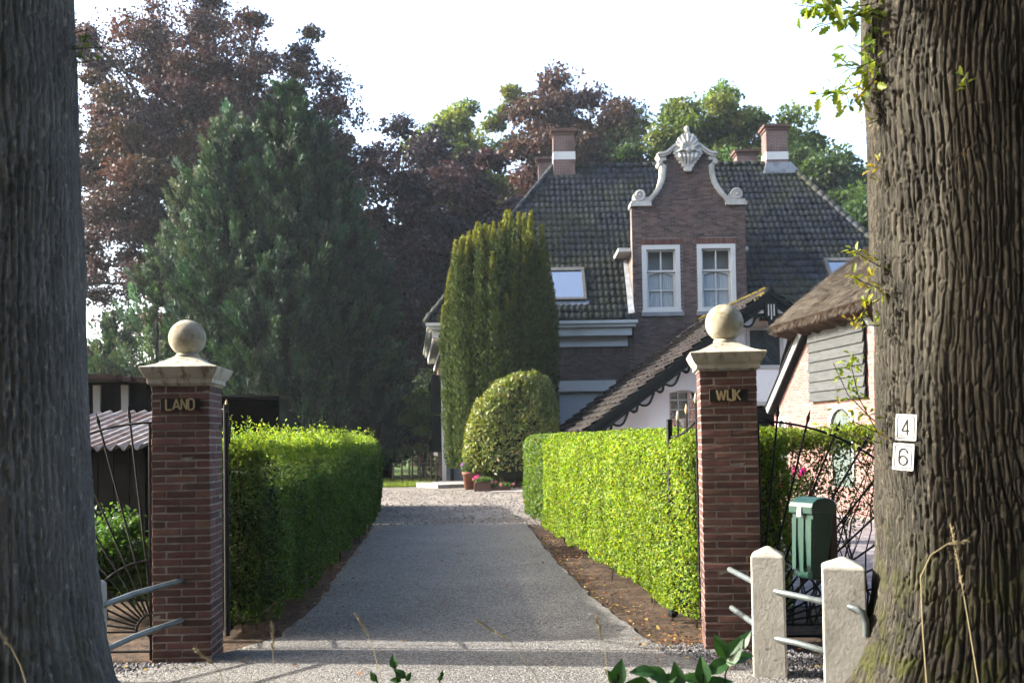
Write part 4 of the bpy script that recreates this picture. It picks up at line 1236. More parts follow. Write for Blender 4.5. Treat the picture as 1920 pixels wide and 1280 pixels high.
# carved crest: ragged shell above, beard below
def crest():
    right = [(0, 246), (4.5, 249), (6, 252.5), (11, 251.5), (13, 255), (17, 258), (16, 262), (20.5, 265), (20, 269), (24.5, 273), (23, 277), (27, 281), (26, 285), (28.5, 289.5), (24, 291), (25, 295), (20.5, 296.5), (21, 301), (16.5, 302), (16, 307), (12, 308), (11.5, 313), (8, 314.5), (6.5, 322), (0, 323)]
    poly = [(a * K, gz(b)) for a, b in right] + [(-a * K, gz(b)) for a, b in reversed(right[1:-1])]
    mb = MB(); mb.prism(poly, -.38, -.1)
    for k in range(7):                              # relief: fan of ribs above
        a = rad(90 + (k - 3) * 20)
        base = Vector((0, -.385, gz(284)))
        l = (32 - 1.6 * abs(k - 3) ** 1.5) * K
        tip = base + Vector((math.cos(a) * l, -.03, math.sin(a) * l))
        mb.tube([base, base.lerp(tip, .55) + Vector((0, -.05, 0)), tip], [.035, .06, .03], 7)
    for k in range(5):                              # hanging lobes below
        x = (k - 2) * 8.5 * K
        mb.tube([(x, -.385, gz(288)), (x * .85, -.43, gz(296)), (x * .55, -.39, gz(313 - 4.5 * abs(k - 2)))], [.05, .065, .02], 7)
    mb.ball((0, -.42, gz(284)), .10, 12, 8)
    mb.tube([(-22 * K, -.4, gz(287)), (-11 * K, -.45, gz(282)), (0, -.42, gz(286)), (11 * K, -.45, gz(282)), (22 * K, -.4, gz(287))], [.03, .05, .04, .05, .03], 7)
    o = mb.build('crest', MT['trim'], gable)
    mb = MB(); mb.lathe([(.05, 0), (.035, .06), (.045, .10), (.085, .15), (.085, .2), (.05, .25), (.01, .27)], 14, c=(0, -.24, gz(250))); mb.build('finial', MT['trim'], gable, True)
crest()
# ---- sash windows
def sash_window(w):
    x0, x1, z0, z1 = w
    mb = MB(); frame_rect(mb, x0, x1, z0, z1, .15, -.235, .05, .10); mb.box(x0 - .03, x1 + .03, -.27, -.236, z0 - .02, z0 + .05)
    t = mb.build('window', MT['white'], gable)
    a, b, c, d = x0 + .15, x1 - .15, z0 + .10, z1 - .15
    zm = c + (d - c) * .635
    mb = MB(); frame_rect(mb, a, b, zm - .02, d, .06, -.14, -.09); mb.box((a + b) / 2 - .022, (a + b) / 2 + .022, -.137, -.093, zm + .04, d - .06); mb.build('upper_sash', MT['white'], t)
    mb = MB(); frame_rect(mb, a, b, c, zm + .03, .07, -.085, -.035)
    mb.box((a + b) / 2 - .02, (a + b) / 2 + .02, -.082, -.038, c + .07, zm - .04); zb = c + (zm - c) * .5; mb.box(a + .07, b - .07, -.080, -.040, zb - .02, zb + .02)
    n = 12; top = zm - .04
    for sgn in (-1, 1):                            # curved head of the lower sash
        pts = [((a + b) / 2 + sgn * (b - a - .14) / 2 * i / n, top - .11 * (i / n) ** 2.2) for i in range(n + 1)]
        mb.prism(pts + [((a + b) / 2 + sgn * (b - a - .14) / 2, top), ((a + b) / 2, top + .001)], -.084, -.036)
    mb.build('lower_sash', MT['white'], t)
    xm = (a + b) / 2
    panes = [(a + .06, xm - .022, zm + .04, d - .06, -.115), (xm + .022, b - .06, zm + .04, d - .06, -.115), (a + .07, xm - .02, c + .07, zb - .02, -.06), (xm + .02, b - .07, c + .07, zb - .02, -.06), (a + .07, xm - .02, zb + .02, top - .03, -.06), (xm + .02, b - .07, zb + .02, top - .03, -.06)]
    for p in panes:
        mb = MB(); mb.box(p[0], p[1], p[4] - .002, p[4] + .002, p[2], p[3]); mb.build('pane', MT['glass'], t)
    mb = MB(); n = 90
    for half_ in (-1, 1):
        vs = []
        for i in range(n + 1):
            u = i / n; x = xm + half_ * (.02 + u * (b - a - .1) / 2 * 1.0)
            y = -.012 + .016 * math.sin(u * 44 + half_) + .008 * math.sin(u * 91)
            vs += [(x, y, c), (x, y * .7 - .004, zm + .02)]
        mb.add(vs, [(2 * i, 2 * i + 2, 2 * i + 3, 2 * i + 1) for i in range(n)])
    mb.build('curtain', MT['curtain'], t)
    mb = MB(); mb.box(x0 - .1, x1 + .1, .21, .23, z0 - .1, z1 + .1); mb.build('pane_backing', MT['pane_grey'], t)
    mb = MB(); mb.box(x0 - .05, x1 + .09, -.31, -.19, z0 - .15, z0 - .021); mb.build('sill', MT['plinth'], t)
sash_window(W1); sash_window(W2)

# ---- dormer body behind the gable
dz = 8.03 - HZ
for sg in (-1, 1):
    x0, x1 = sorted((sg * 103 * K, sg * 106 * K))
    mb = MB(); mb.box(x0, x1, .202, 2.2, 4.8, dz); mb.build('dormer_wall', MT['sidebrick'], house)
mb = MB()
for sg in (-1, 1):
    mb.add([(sg * 2.02, .19, dz), (0, .19, dz + 2.4), (0, 4.2, dz + 2.4), (sg * 2.02, 2.0, dz)], [(0, 1, 2, 3)])
mb.build('dormer_roof', MT['lead'], house)
for sg in (-1, 1):
    mb = MB(); x0, x1 = sorted((sg * 106 * K, sg * (132 if sg < 0 else 116) * K)); mb.box(x0, x1, .0 if sg < 0 else .1, 1.6, dz - .14, dz - .02); mb.build('dormer_gutter', MT['white'], house)
# ---- main roof
RY0, RY1, RZ0, RZ1 = -.5, 5.0, 5.56 - HZ, 12.1 - HZ
EX0, EX1, TX0, TX1 = -2.78 - HX, 14.5 - HX, 1.72 - HX, 10.72 - HX
mb = MB()
ov = [(EX0, RY0, RZ0), (EX1, RY0, RZ0), (TX1, RY1, RZ1), (TX0, RY1, RZ1), (EX0 - 1.05, 11.0, RZ0), (EX1, 11.0, RZ0)]
fd = (8.03 - HZ - RZ0) / (RZ1 - RZ0); yd = RY0 + (RY1 - RY0) * fd; zd = RZ0 + (RZ1 - RZ0) * fd
ov += [(-1.86, RY0, RZ0), (1.86, RY0, RZ0), (-1.86, yd, zd), (1.86, yd, zd), (EX0 + (TX0 - EX0) * fd, yd, zd), (EX1 + (TX1 - EX1) * fd, yd, zd)]
mb.add(ov, [(0, 6, 8, 10), (7, 1, 11, 9), (10, 8, 9, 11, 2, 3), (4, 0, 10, 3), (1, 5, 2, 11), (5, 4, 3, 2)])
roof = mb.build('roof', MT['tile'], house)
slope = math.hypot(RY1 - RY0, RZ1 - RZ0)
V_ = Vector((0, (RY1 - RY0) / slope, (RZ1 - RZ0) / slope))
def roof_pt(px, py):                                # picture point on the front roof plane (local)
    n_ = Vector((1, 0, 0)).cross(V_)
    o = Vector((0, 0, EYE)) - Vector((HX, HY, HZ)); d = ray(px, py)
    p = o + d * ((Vector((EX0, RY0, RZ0)) - o).dot(n_) / d.dot(n_))
    return p, (p - Vector((EX0, RY0, RZ0))).x, (p - Vector((EX0, RY0, RZ0))).dot(V_)
SK1 = (roof_pt(1020, 566)[1], roof_pt(1100, 566)[1], roof_pt(1098, 566)[2], roof_pt(1098, 506)[2])
SK2 = (roof_pt(1562, 545)[1], roof_pt(1625, 545)[1], roof_pt(1562, 545)[2], roof_pt(1556, 489)[2])
def in_front(u, v):
    f = v / slope
    if not (TX0 - EX0) * f - .02 < u < (EX1 - EX0) - (EX1 - TX1) * f + .02: return False
    x = EX0 + u; z = RZ0 + v * V_.z
    if abs(x) < 108 * K and z < dz + 2.4 * (1 - abs(x) / 2.02) + .05: return False
    for s_ in (SK1, SK2):
        if s_[0] < u < s_[1] and s_[2] - .1 < v < s_[3]: return False
    return v < slope - .05
def sc_house(p):
    x, y = cam_px(p)
    vis = (1035 < x < 1190 or 1395 < x < 1640) and y > 300 and not (x < 1050 and y > 380)
    return (1000 if vis else 0) - p.y
tme = tile_mesh('tile', .2, .375, .021, .034, MT['tile'])
tile_roof(roof, tme, (EX0, RY0, RZ0), (1, 0, 0), V_, .2, .352, int((EX1 - EX0) / .2), int(slope / .352), in_front, sc_house, 71)
# ridge and hip caps
mb = MB()
def caps(a, b, r=.115, l=.34):
    a, b = Vector(a), Vector(b); n = max(1, int((b - a).length / l)); d = (b - a) / n
    for i in range(n):
        mb.tube([a + d * i + Vector((0, 0, .02)), a + d * (i + 1.06) + Vector((0, 0, .0))], [r * 1.1, r * .92], 9, rnd=random.random())
caps((TX0, RY1, RZ1 + .03), (TX1, RY1, RZ1 + .03)); caps((TX1, RY1, RZ1 + .03), (EX1, RY0, RZ0 + .03)); caps((TX0, RY1, RZ1 + .03), (EX0, RY0, RZ0 + .03))
mb.build('ridge_caps', MT['tile'], roof, True)
# skylights
B_ = Matrix(((1, 0, 0), tuple(V_), tuple(Vector((1, 0, 0)).cross(V_)))).transposed()
for s_, nm in ((SK1, 'wide skylight with grey frame'), (SK2, 'narrow skylight')):
    m = Matrix.Translation((EX0, RY0, RZ0)) @ B_.to_4x4()
    mb = MB()
    fr_ = .10
    x0, x1, y0, y1 = s_
    for b_ in ((x0, x0 + fr_, y0, y1), (x1 - fr_, x1, y0, y1), (x0 + fr_, x1 - fr_, y0, y0 + fr_), (x0 + fr_, x1 - fr_, y1 - fr_ * 1.6, y1)):
        mb.box(b_[0], b_[1], b_[2], b_[3], 0, .14, m)
    sk = mb.build('skylight', MT['skyframe'], roof)
    mb = MB(); mb.box(x0 + fr_, x1 - fr_, y0 + fr_, y1 - fr_ * 1.6, .08, .10, m); mb.build('pane', MT['skyglass'], sk)
    mb = MB()
    for i in range(int((x1 - x0 + .1) / .1)):
        mb.box(x0 + i * .1, x0 + i * .1 + .098, y0 - .16 - .03 * (i % 2), y0 - .005, .035, .055, m)
    mb.build('flashing', MT['lead'], sk)
# lead flashings beside the dormer
mb = MB(house)
for f0, f1, w_ in ((.02, .36, .16),):
    q = [Vector((EX0 + (4.0 - HX) - EX0, RY0, RZ0)) + V_ * (slope * f) for f in (f0, .12, .24, f1)]
    for i in range(3):
        a, b = q[i], q[i + 1]; off = Vector((HX, HY, HZ)); up = Vector((0, -.06, .06))
        x_ = -106 * K - .01
        mb.add([off + Vector((x_ - .2 + .02 * i, a.y, a.z)) + up, off + Vector((x_, a.y, a.z)) + up * 1.6, off + Vector((x_, b.y, b.z)) + up * 1.6, off + Vector((x_ - .2 + .02 * (i + 1), b.y, b.z)) + up], [(0, 1, 2, 3)])
mb.build('flashing', MT['lead'], roof)
# chimneys
def chimney(x0, x1, y, zb, zt, dep, band_z, capw=.1, base=False):
    mb = MB(house)
    mb.box(x0, x1, y - dep / 2, y + dep / 2, zb, zt)
    t = mb.build('chimney', MT['chbrick'], roof)
    mb = MB(house); mb.box(x0 - .015, x1 + .015, y - dep / 2 - .015, y + dep / 2 + .015, band_z, band_z + .3); mb.build('band', MT['white'], t)
    mb = MB(house); mb.box(x0 - capw, x1 + capw, y - dep / 2 - capw, y + dep / 2 + capw, zt - .06, zt + .05); mb.box(x0 - capw * .4, x1 + capw * .4, y - dep / 2 - capw * .4, y + dep / 2 + capw * .4, zt - .16, zt - .06); mb.build('cap', MT['planter'], t)
    if base:
        mb = MB(house); mb.prism([(x0 - .16, band_z - 1.35), (x1 + .28, band_z - 1.35), (x1 + .06, band_z - .75), (x0 - .03, band_z - .75)], y - dep / 2 - .05, y - dep / 2 - .02); mb.build('flashing', MT['lead'], t)
chimney(1.73, 2.55, 38.0, 11.0, 13.45, .7, 12.33, base=True)
chimney(1.24, 1.95, 41.0, 11.0, 13.25, .6, 12.0)
chimney(9.86, 10.68, 38.0, 11.3, 13.5, .7, 12.2, base=False)
chimney(9.2, 10.05, 40.0, 11.0, 13.15, .6, 11.6)
mb = MB(house); mb.prism([(9.7, 11.65), (11.15, 11.65), (10.75, 12.08), (9.82, 12.08)], 37.55, 37.6); mb.build('flashing', MT['lead'], roof)

# stoop, potted plants before the house
mb = MB(); z = gh(30)
mb.prism([(-2.25, 29.75), (-.9, 30.5), (-.9, 32.9), (-3.2, 32.9), (-3.0, 30.9)], z - .1, z + .12, 'z')
o = mb.build('stoop', MT['slab']); tag(o, 'low pale stone stoop at the corner of the manor house', 'step')
mb = MB(); z = gh(27.8)
mb.prism([(-.75, 27.6), (.9, 27.3), (1.5, 28.6), (.3, 29.0)], z - .1, z + .035, 'z')
tag(mb.build('paving_slab', MT['slab']), 'flat stone slab in the gravel before the round bush', 'slab')

# ================================================================== WHITE COTTAGE
CA = rad(4.6)
cot = thing('cottage', 'whitewashed cottage with black scalloped bargeboards and a mossy tiled roof', 'cottage', (6.79, 26.4, 0), CA)
ZA, ZEV, XE = 5.47, 1.86, 4.93
cs = (ZA - ZEV) / XE
def loc(px, py, y=0.0): return onlocal(cot, px, py, y)
wx0, wz1 = loc(1254, 731); wx1, wz0 = loc(1312, 822)
hx0, hz1 = loc(1405, 619); hx1, hz0 = loc(1463, 684)
bx0, bz1 = loc(1398, 760); bx1 = bx0 + 1.5
def archw(x0, x1, z0, z1, s=.09, n=8):
    return [(x0, z0), (x1, z0)] + [(x1 + (x0 - x1) * i / n, z1 - s + s * math.sin(math.pi * i / n)) for i in range(n + 1)]
walltop = lambda x: ZA - .18 - abs(x) * cs
XW = 4.55
holes = [archw(wx0, wx1, wz0, wz1), [(hx0, hz0), (hx1, hz0), (hx1, hz1), (hx0, hz1)], [(bx0, .15), (bx1, .15), (bx1, bz1), (bx0, bz1)]]
front = holed_wall('front_wall', [(-XW, 0), (XW, 0), (XW, walltop(XW)), (0, walltop(0)), (-XW, walltop(XW))], holes, 0, .3, MT['whitewash'], cot)
mb = MB(); mb.box(-XW, -XW + .3, .31, 6.3, 0, walltop(XW) - .05); mb.box(XW - .3, XW, .31, 6.3, 0, walltop(XW) - .05); mb.build('side_wall', MT['whitewash'], cot)
# window with panes
mb = MB(); frame_rect(mb, wx0, wx1, wz0, wz1 - .02, .045, .08, .14)
cols_, rows_ = 3, 5
for i in range(1, cols_): x = wx0 + (wx1 - wx0) * i / cols_; mb.box(x - .014, x + .014, .085, .135, wz0 + .045, wz1 - .03)
for i in range(1, rows_): z = wz0 + (wz1 - wz0) * i / rows_; mb.box(wx0 + .045, wx1 - .045, .09, .13, z - .014, z + .014)
wn_ = mb.build('window', MT['white'], cot)
for i in range(cols_):
    for j in range(rows_):
        xa, xb = wx0 + (wx1 - wx0) * i / cols_ + .014, wx0 + (wx1 - wx0) * (i + 1) / cols_ - .014
        za, zb_ = wz0 + (wz1 - wz0) * j / rows_ + .014, wz0 + (wz1 - wz0) * (j + 1) / rows_ - .014
        mb = MB(); mb.box(xa, xb, .109, .112, za, zb_); mb.build('pane', MT['glass'], wn_)
mb = MB(); mb.box(wx0 - .3, wx1 + .3, .9, .92, wz0 - .3, wz1 + .3); mb.build('pane_backing', MT['black_wood'], wn_)
# boarded hatch: two leaves of chevron boards
mb = MB(); frame_rect(mb, hx0 - .09, hx1 + .09, hz0 - .09, hz1 + .09, .09, -.03, .1); hatch = mb.build('hatch', MT['white'], cot)
def clip(poly, f):
    out = []
    for i in range(len(poly)):
        a, b = poly[i], poly[(i + 1) % len(poly)]; fa, fb = f(a), f(b)
        if fa >= 0: out.append(a)
        if fa * fb < 0: t = fa / (fa - fb); out.append((a[0] + (b[0] - a[0]) * t, a[1] + (b[1] - a[1]) * t))
    return out
hm = (hx0 + hx1) / 2
for sg in (-1, 1):
    x0, x1 = (hx0, hm - .006) if sg < 0 else (hm + .006, hx1)
    for k in range(14):
        c0, c1 = hz0 - .8 + k * .16 + .005, hz0 - .8 + (k + 1) * .16 - .005
        g = lambda p: p[1] - abs(p[0] - hm) * -1.0 * 1.0
        pl = [(x0, hz0), (x1, hz0), (x1, hz1), (x0, hz1)]
        pl = clip(pl, lambda p: p[1] + abs(p[0] - hm) - c0)
        pl = clip(pl, lambda p: c1 - p[1] - abs(p[0] - hm)) if len(pl) > 2 else []
        if len(pl) > 2:
            mb = MB(); mb.prism(pl, .02 + random.uniform(0, .004), .05); mb.build('board', MT['hatch'], hatch)
mb = MB(); mb.box(hx0, hx1, .052, .06, hz0, hz1); mb.build('backing', MT['black_wood'], hatch)
mb = MB(); mb.box(bx0, bx1, .5, .55, .15, bz1); mb.box(bx0, bx1, .301, .5, bz1 - .02, bz1); mb.build('dark_doorway', MT['black_wood'], cot)
mb = MB(); mb.box(bx0 - .1, bx1 + .1, -.03, .0, bz1, bz1 + .1); mb.build('lintel', MT['white'], cot)
# eave-light under the gable top
cxl, czl = loc(1434, 597)
mb = MB(); mb.box(cxl - .13, cxl + .13, -.2, -.001, czl - .02, czl + .12); mb.build('gable_lamp', MT['lampwhite'], cot)
mb = MB(); mb.box(cxl - .16, cxl + .16, -.22, -.001, czl - .07, czl - .022); mb.build('lamp_foot', MT['terracotta'], cot)
# roof
L_ = math.hypot(XE, ZA - ZEV)
ux, uz = XE / L_, (ZA - ZEV) / L_
YB, YF = 6.35, -.34
croofs = []
mb = MB()
for sg in (-1, 1):
    mb.add([(0, YF, ZA - .03), (sg * XE, YF, ZEV - .03), (sg * XE, YB, ZEV - .03), (0, YB, ZA - .03)], [(0, 1, 2, 3)])
    mb.add([(0, YF, ZA - .12), (sg * XE, YF, ZEV - .12), (sg * XE, YB, ZEV - .12), (0, YB, ZA - .12)], [(0, 1, 2, 3)])
croof = mb.build('roof', MT['black_wood'], cot)
ct = tile_mesh('tile', .215, .34, .04, .075, MT['ctile'])
nu = int((YB - YF) / .215)
du_ = (YB - YF) / nu
# left slope: across = towards the house, up = towards the ridge
tile_roof(croof, ct, (-XE - .05, YB, ZEV - .035), (0, -1, 0), (ux, 0, uz), du_, .30, nu, int((L_ + .05) / .30), lambda u, v: True, lambda p: -p.y, 81, jit=3.5)
tile_roof(croof, ct, (XE + .05, YF, ZEV - .035), (0, 1, 0), (-ux, 0, uz), du_, .30, nu, int((L_ + .05) / .30), lambda u, v: True, lambda p: -p.y, 82, limit=0, jit=2.2)
mb = MB()
n = 20
for i in range(n):
    y0 = YF + (YB - YF) * i / n
    mb.tube([(0, y0, ZA + .0), (0, y0 + (YB - YF) / n * 1.05, ZA + .02)], [.13, .115], 9, rnd=random.random())
mb.build('ridge_caps', MT['ctile'], croof, True)
rng = np.random.default_rng(9)
mb = MB()
for i in range(1500):                                # moss cushions along ridge and upper slope
    d = abs(rng.normal(0, .3)); y = rng.uniform(YF, YB)
    s = rng.uniform(.02, .055); x = -d * ux; z = ZA - d * uz + .06
    if d < .14: z = ZA + .1
    mb.add([(x - s, y, z - .03), (x, y - s, z - .03), (x + s, y, z - .03), (x, y + s, z - .03), (x, y, z + s * .7)], [(0, 1, 4), (1, 2, 4), (2, 3, 4), (3, 0, 4)])
mb.build('moss', MT['moss'], croof, kind='stuff')
# bargeboards with hanging scallops
for sg in (-1, 1):
    d = Vector((sg * ux, 0, -uz)); nn = Vector((-sg * uz, 0, -ux)) * 1.0
    nn = Vector((-sg * uz, 0, -ux))
    a = Vector((0, 0, ZA - .04)); b = a + d * (L_ + .05)
    mb = MB()
    def brd(o0, o1, y0, y1):
        q = [a + nn * o0 + Vector((0, 0, 0)), b + nn * o0, b + nn * o1, a + nn * o1 * 1.0]
        q[0] = Vector((0, 0, a.z - o0 / ux)); q[3] = Vector((0, 0, a.z - o1 / ux))
        mb.add([(p.x, y0, p.z) for p in q] + [(p.x, y1, p.z) for p in q], [(0, 1, 2, 3), (7, 6, 5, 4), (0, 4, 5, 1), (1, 5, 6, 2), (2, 6, 7, 3), (3, 7, 4, 0)])
    brd(-.03, .22, YF - .04, YF); brd(-.06, .06, YF - .075, YF - .041); brd(.16, .235, YF - .065, YF - .042)
    bb = mb.build('bargeboard', MT['dark_green'], cot)
    mb = MB()
    per, s_ = .86, .62
    while s_ < L_ - .15:
        pts = []
        for i in range(13):
            t = i / 12; pts.append(a + d * (s_ + .5 * t) + nn * (.235 + .15 * math.sin(math.pi * t ** 1.5) ** .75))
        mb.tube([(p.x, YF - .02, p.z) for p in pts], .032, 6)
        pts = []
        for i in range(9):
            t = i / 8; pts.append(a + d * (s_ + .54 + .24 * t) + nn * (.235 + .105 * math.sin(math.pi * t ** 1.4) ** .8))
        mb.tube([(p.x, YF - .02, p.z) for p in pts], .032, 6)
        q = a + d * (s_ + .735) + nn * .31
        mb.ball((q.x, YF - .02, q.z), .045, 8, 6)
        s_ += per
    mb.build('scalloped_trim', MT['dark_green'], bb)
    # pale boards closing the openings of the trim
    mb = MB(); s_ = .62
    while s_ < L_ - .15:
        pl = [a + d * (s_ + .5 * i / 12) + nn * (.232 + .14 * math.sin(math.pi * (i / 12) ** 1.5) ** .75) for i in range(13)]
        mb.prism([(p.x, p.z) for p in pl], YF - .012, YF - .002)
        pl = [a + d * (s_ + .54 + .24 * i / 8) + nn * (.232 + .1 * math.sin(math.pi * (i / 8) ** 1.4) ** .8) for i in range(9)]
        mb.prism([(p.x, p.z) for p in pl], YF - .012, YF - .002)
        s_ += per
    mb.build('trim_inlay', MT['white'], bb)
# carved king post at the apex
mb = MB(); y = YF - .1
mb.prism([(-.16, ZA - .30), (.16, ZA - .30), (.16, ZA - .72), (.09, ZA - .80), (.06, ZA - .92), (-.06, ZA - .92), (-.09, ZA - .80), (-.16, ZA - .72)], y, y + .07)
mb.ball((0, y + .03, ZA - .96), .06, 12, 8)
mb.prism([(-.58, ZA - .60), (.58, ZA - .60), (.50, ZA - .68), (.42, ZA - .60 - .14), (.3, ZA - .70), (.2, ZA - .76), (.161, ZA - .70), (.161, ZA - .62), (-.161, ZA - .62), (-.161, ZA - .70), (-.2, ZA - .76), (-.3, ZA - .70), (-.42, ZA - .74), (-.5, ZA - .68)], y + .02, y + .06)
kp = mb.build('king_post', MT['dark_green'], cot)
mb = MB()
for x in (-.075, 0, .075):
    mb.box(x - .015, x + .015, y - .006, y, ZA - (.72 if x == 0 else .62) - .04, ZA - .36)
for sg in (-1, 1): mb.prism([(sg * .20, ZA - .59), (sg * .34, ZA - .59), (sg * .21, ZA - .51)], y + .03, y + .05)
mb.ball((0, y - .02, ZA - .96), .022, 8, 6)
mb.build('white_inlay', MT['white'], kp)

# ================================================================== THATCHED BARN
ub = Vector((-.128, .9918))
BA = math.atan2(-ub.y, -ub.x)                        # local x runs along the gable wall towards the road
barn = thing('barn', 'pink brick barn with thatched roof and grey boarded loft shutter', 'barn', (6.6, 20.0, .02), BA)
def bl(px, py, y=0.0): return onlocal(barn, px, py, y)
sx0, _ = bl(1522, 680); sx1, _ = bl(1627, 680)
_, sz1 = bl(1522, 612); _, sz0 = bl(1522, 752)
_, sz1 = bl(1575, 590); sz0 = bl(1525, 752)[1]
vb = Vector((bl(1452, 770)[0], bl(1452, 770)[1])); vt = Vector((bl(1512, 632)[0], bl(1512, 632)[1]))
hw = -vb.x                                           # half width of the gable
dx0, dz1 = bl(1558, 767); dx1, dz0 = bl(1600, 852)
ex0, ez1 = bl(1461, 787); ex1, ez0 = bl(1474, 826)
def arched(x0, x1, z0, z1, n=10):
    r = (x1 - x0) / 2; s = min(r, .35)
    return [(x0, z0), (x1, z0)] + [((x0 + x1) / 2 + r * math.cos(math.pi * i / n), z1 - s + s * math.sin(math.pi * i / n)) for i in range(n + 1)]
ztop = 4.35
slopeb = (vt.y - vb.y) / (vt.x - vb.x)
xt = -hw + (ztop - vb.y) / slopeb
dz0 = .6; ez0 = .9
doors = [arched(dx0, dx1, dz0, dz1), arched(ex0, ex1, ez0, ez1)]
bwall = holed_wall('gable_wall', [(-hw, 0), (hw, 0), (hw, vb.y), (-xt, ztop), (xt, ztop), (-hw, vb.y)], doors, 0, .3, MT['bmortar'], barn)
def in_barn(x, z):
    if abs(x) > hw - .02: return False
    if z > vb.y + (hw - abs(x)) * slopeb - .05: return False
    if sx0 + .05 < x < sx1 - .05 and sz0 + .05 < z < sz1: return False
    for a, b, c_, d in ((dx0, dx1, dz0, dz1), (ex0, ex1, ez0, ez1)):
        if a - .08 < x < b + .08 and c_ < z < d + .1: return False
    return True
def cov(it):
    p = wm(barn) @ Vector(((it[0] + it[1]) / 2, 0, it[2])); x, y = cam_px(p)
    return (100 if (1440 < x < 1640 and 560 < y < 830) else 0) - p.y * .2
brickfield('brickwork', bwall, MT['bbrick'], -hw, hw, .06, ztop, 0, in_barn, bl=.205, bhh=.049, j=.011, proud=.006, seed=63, split=300, cover=cov)
mb = MB(); mb.box(-hw, -hw + .3, .31, 9, 0, vb.y); mb.box(hw - .3, hw, .31, 9, 0, vb.y); mb.build('side_wall', MT['bbrick'], barn)
# loft shutter of overlapping weathered boards
nb = 8
sh_ = thing and None
mb = MB(); mb.box(sx0 + .03, sx1 - .03, -.06, -.02, sz0, sz1 + .3); shut = mb.build('loft_shutter', MT['black_wood'], barn)
bhgt = (sz1 - sz0) / nb
for i in range(nb + 2):
    z = sz0 + bhgt * i
    mb = MB()
    dxj = random.uniform(-.015, .015)
    mb.add([(sx0 + dxj, -.105, z - .02), (sx1 + dxj, -.105, z - .02), (sx1 + dxj, -.066, z + bhgt - .004), (sx0 + dxj, -.066, z + bhgt - .004), (sx0 + dxj, -.062, z - .02), (sx1 + dxj, -.062, z - .02), (sx1 + dxj, -.061, z + bhgt - .004), (sx0 + dxj, -.061, z + bhgt - .004)],
           [(0, 1, 2, 3), (7, 6, 5, 4), (0, 4, 5, 1), (1, 5, 6, 2), (2, 6, 7, 3), (3, 7, 4, 0)])
    mb.build('board', MT['grey_board'], shut)
# arched doors with plank leaves and a pale rim
for (x0, x1, z0, z1), nm, pl in (((dx0, dx1, dz0, dz1), 'window_shutter', 6), ((ex0, ex1, ez0, ez1), 'window_shutter', 2)):
    a_ = arched(x0, x1, z0, z1, 14); n_ = len(a_)
    outer = arched(x0 - .07, x1 + .07, z0, z1 + .08, 14)
    mb = MB(); mb.add([(x, -.03, z) for x, z in a_[1:] ] + [(x, -.03, z) for x, z in outer[1:]] + [(x, .06, z) for x, z in a_[1:]] + [(x, .06, z) for x, z in outer[1:]],
                      sum([[(i, i + 1, n_ - 1 + i + 1, n_ - 1 + i), (i, 2 * (n_ - 1) + i, 2 * (n_ - 1) + i + 1, i + 1), (n_ - 1 + i, 3 * (n_ - 1) + i, 3 * (n_ - 1) + i + 1, n_ - 1 + i + 1)] for i in range(n_ - 2)], []))
    fr_ = mb.build('shutter_frame', MT['white'], barn)
    for i in range(pl):
        xa, xb = x0 + (x1 - x0) * i / pl + .004, x0 + (x1 - x0) * (i + 1) / pl - .004
        pol = clip(clip(a_, lambda p: p[0] - xa), lambda p: xb - p[0])
        if len(pol) > 2:
            mb = MB(); mb.prism(pol, .03, .06); mb.build('board', MT['door_green'], fr_)
mb = MB()
xw_, zw_ = bl(1483, 802)
mb.prism([(xw_ - .09, zw_ - .35), (xw_ + .09, zw_ - .35), (xw_ + .09, zw_ + .05), (xw_, zw_ + .15), (xw_ - .09, zw_ + .05)], -.03, .0); mb.build('vent_slot', MT['black_wood'], barn)
# pale board along the sloping verge
dv = Vector((vt.x - vb.x, 0, vt.y - vb.y)).normalized()
for sg in (1, -1):
    mb = MB()
    a = Vector((sg * vb.x, -.14, vb.y - .05)); d = Vector((sg * dv.x, 0, dv.z)); nrm = Vector((-sg * dv.z, 0, dv.x))
    b = a + d * 3.2
    def slab(o0, o1, y0, y1):
        q = [a + nrm * o0, b + nrm * o0, b + nrm * o1, a + nrm * o1]
        mb.add([(p.x, y0, p.z) for p in q] + [(p.x, y1, p.z) for p in q], [(0, 1, 2, 3), (7, 6, 5, 4), (0, 4, 5, 1), (1, 5, 6, 2), (2, 6, 7, 3), (3, 7, 4, 0)])
    slab(-.02, .15, -.18, -.14)
    mb.build('verge_board', MT['verge'], barn)
    mb = MB(); slab(.15, .19, -.20, -.05); slab(-.04, -.02, -.16, -.0); mb.build('verge_edge', MT['black_wood'], barn)
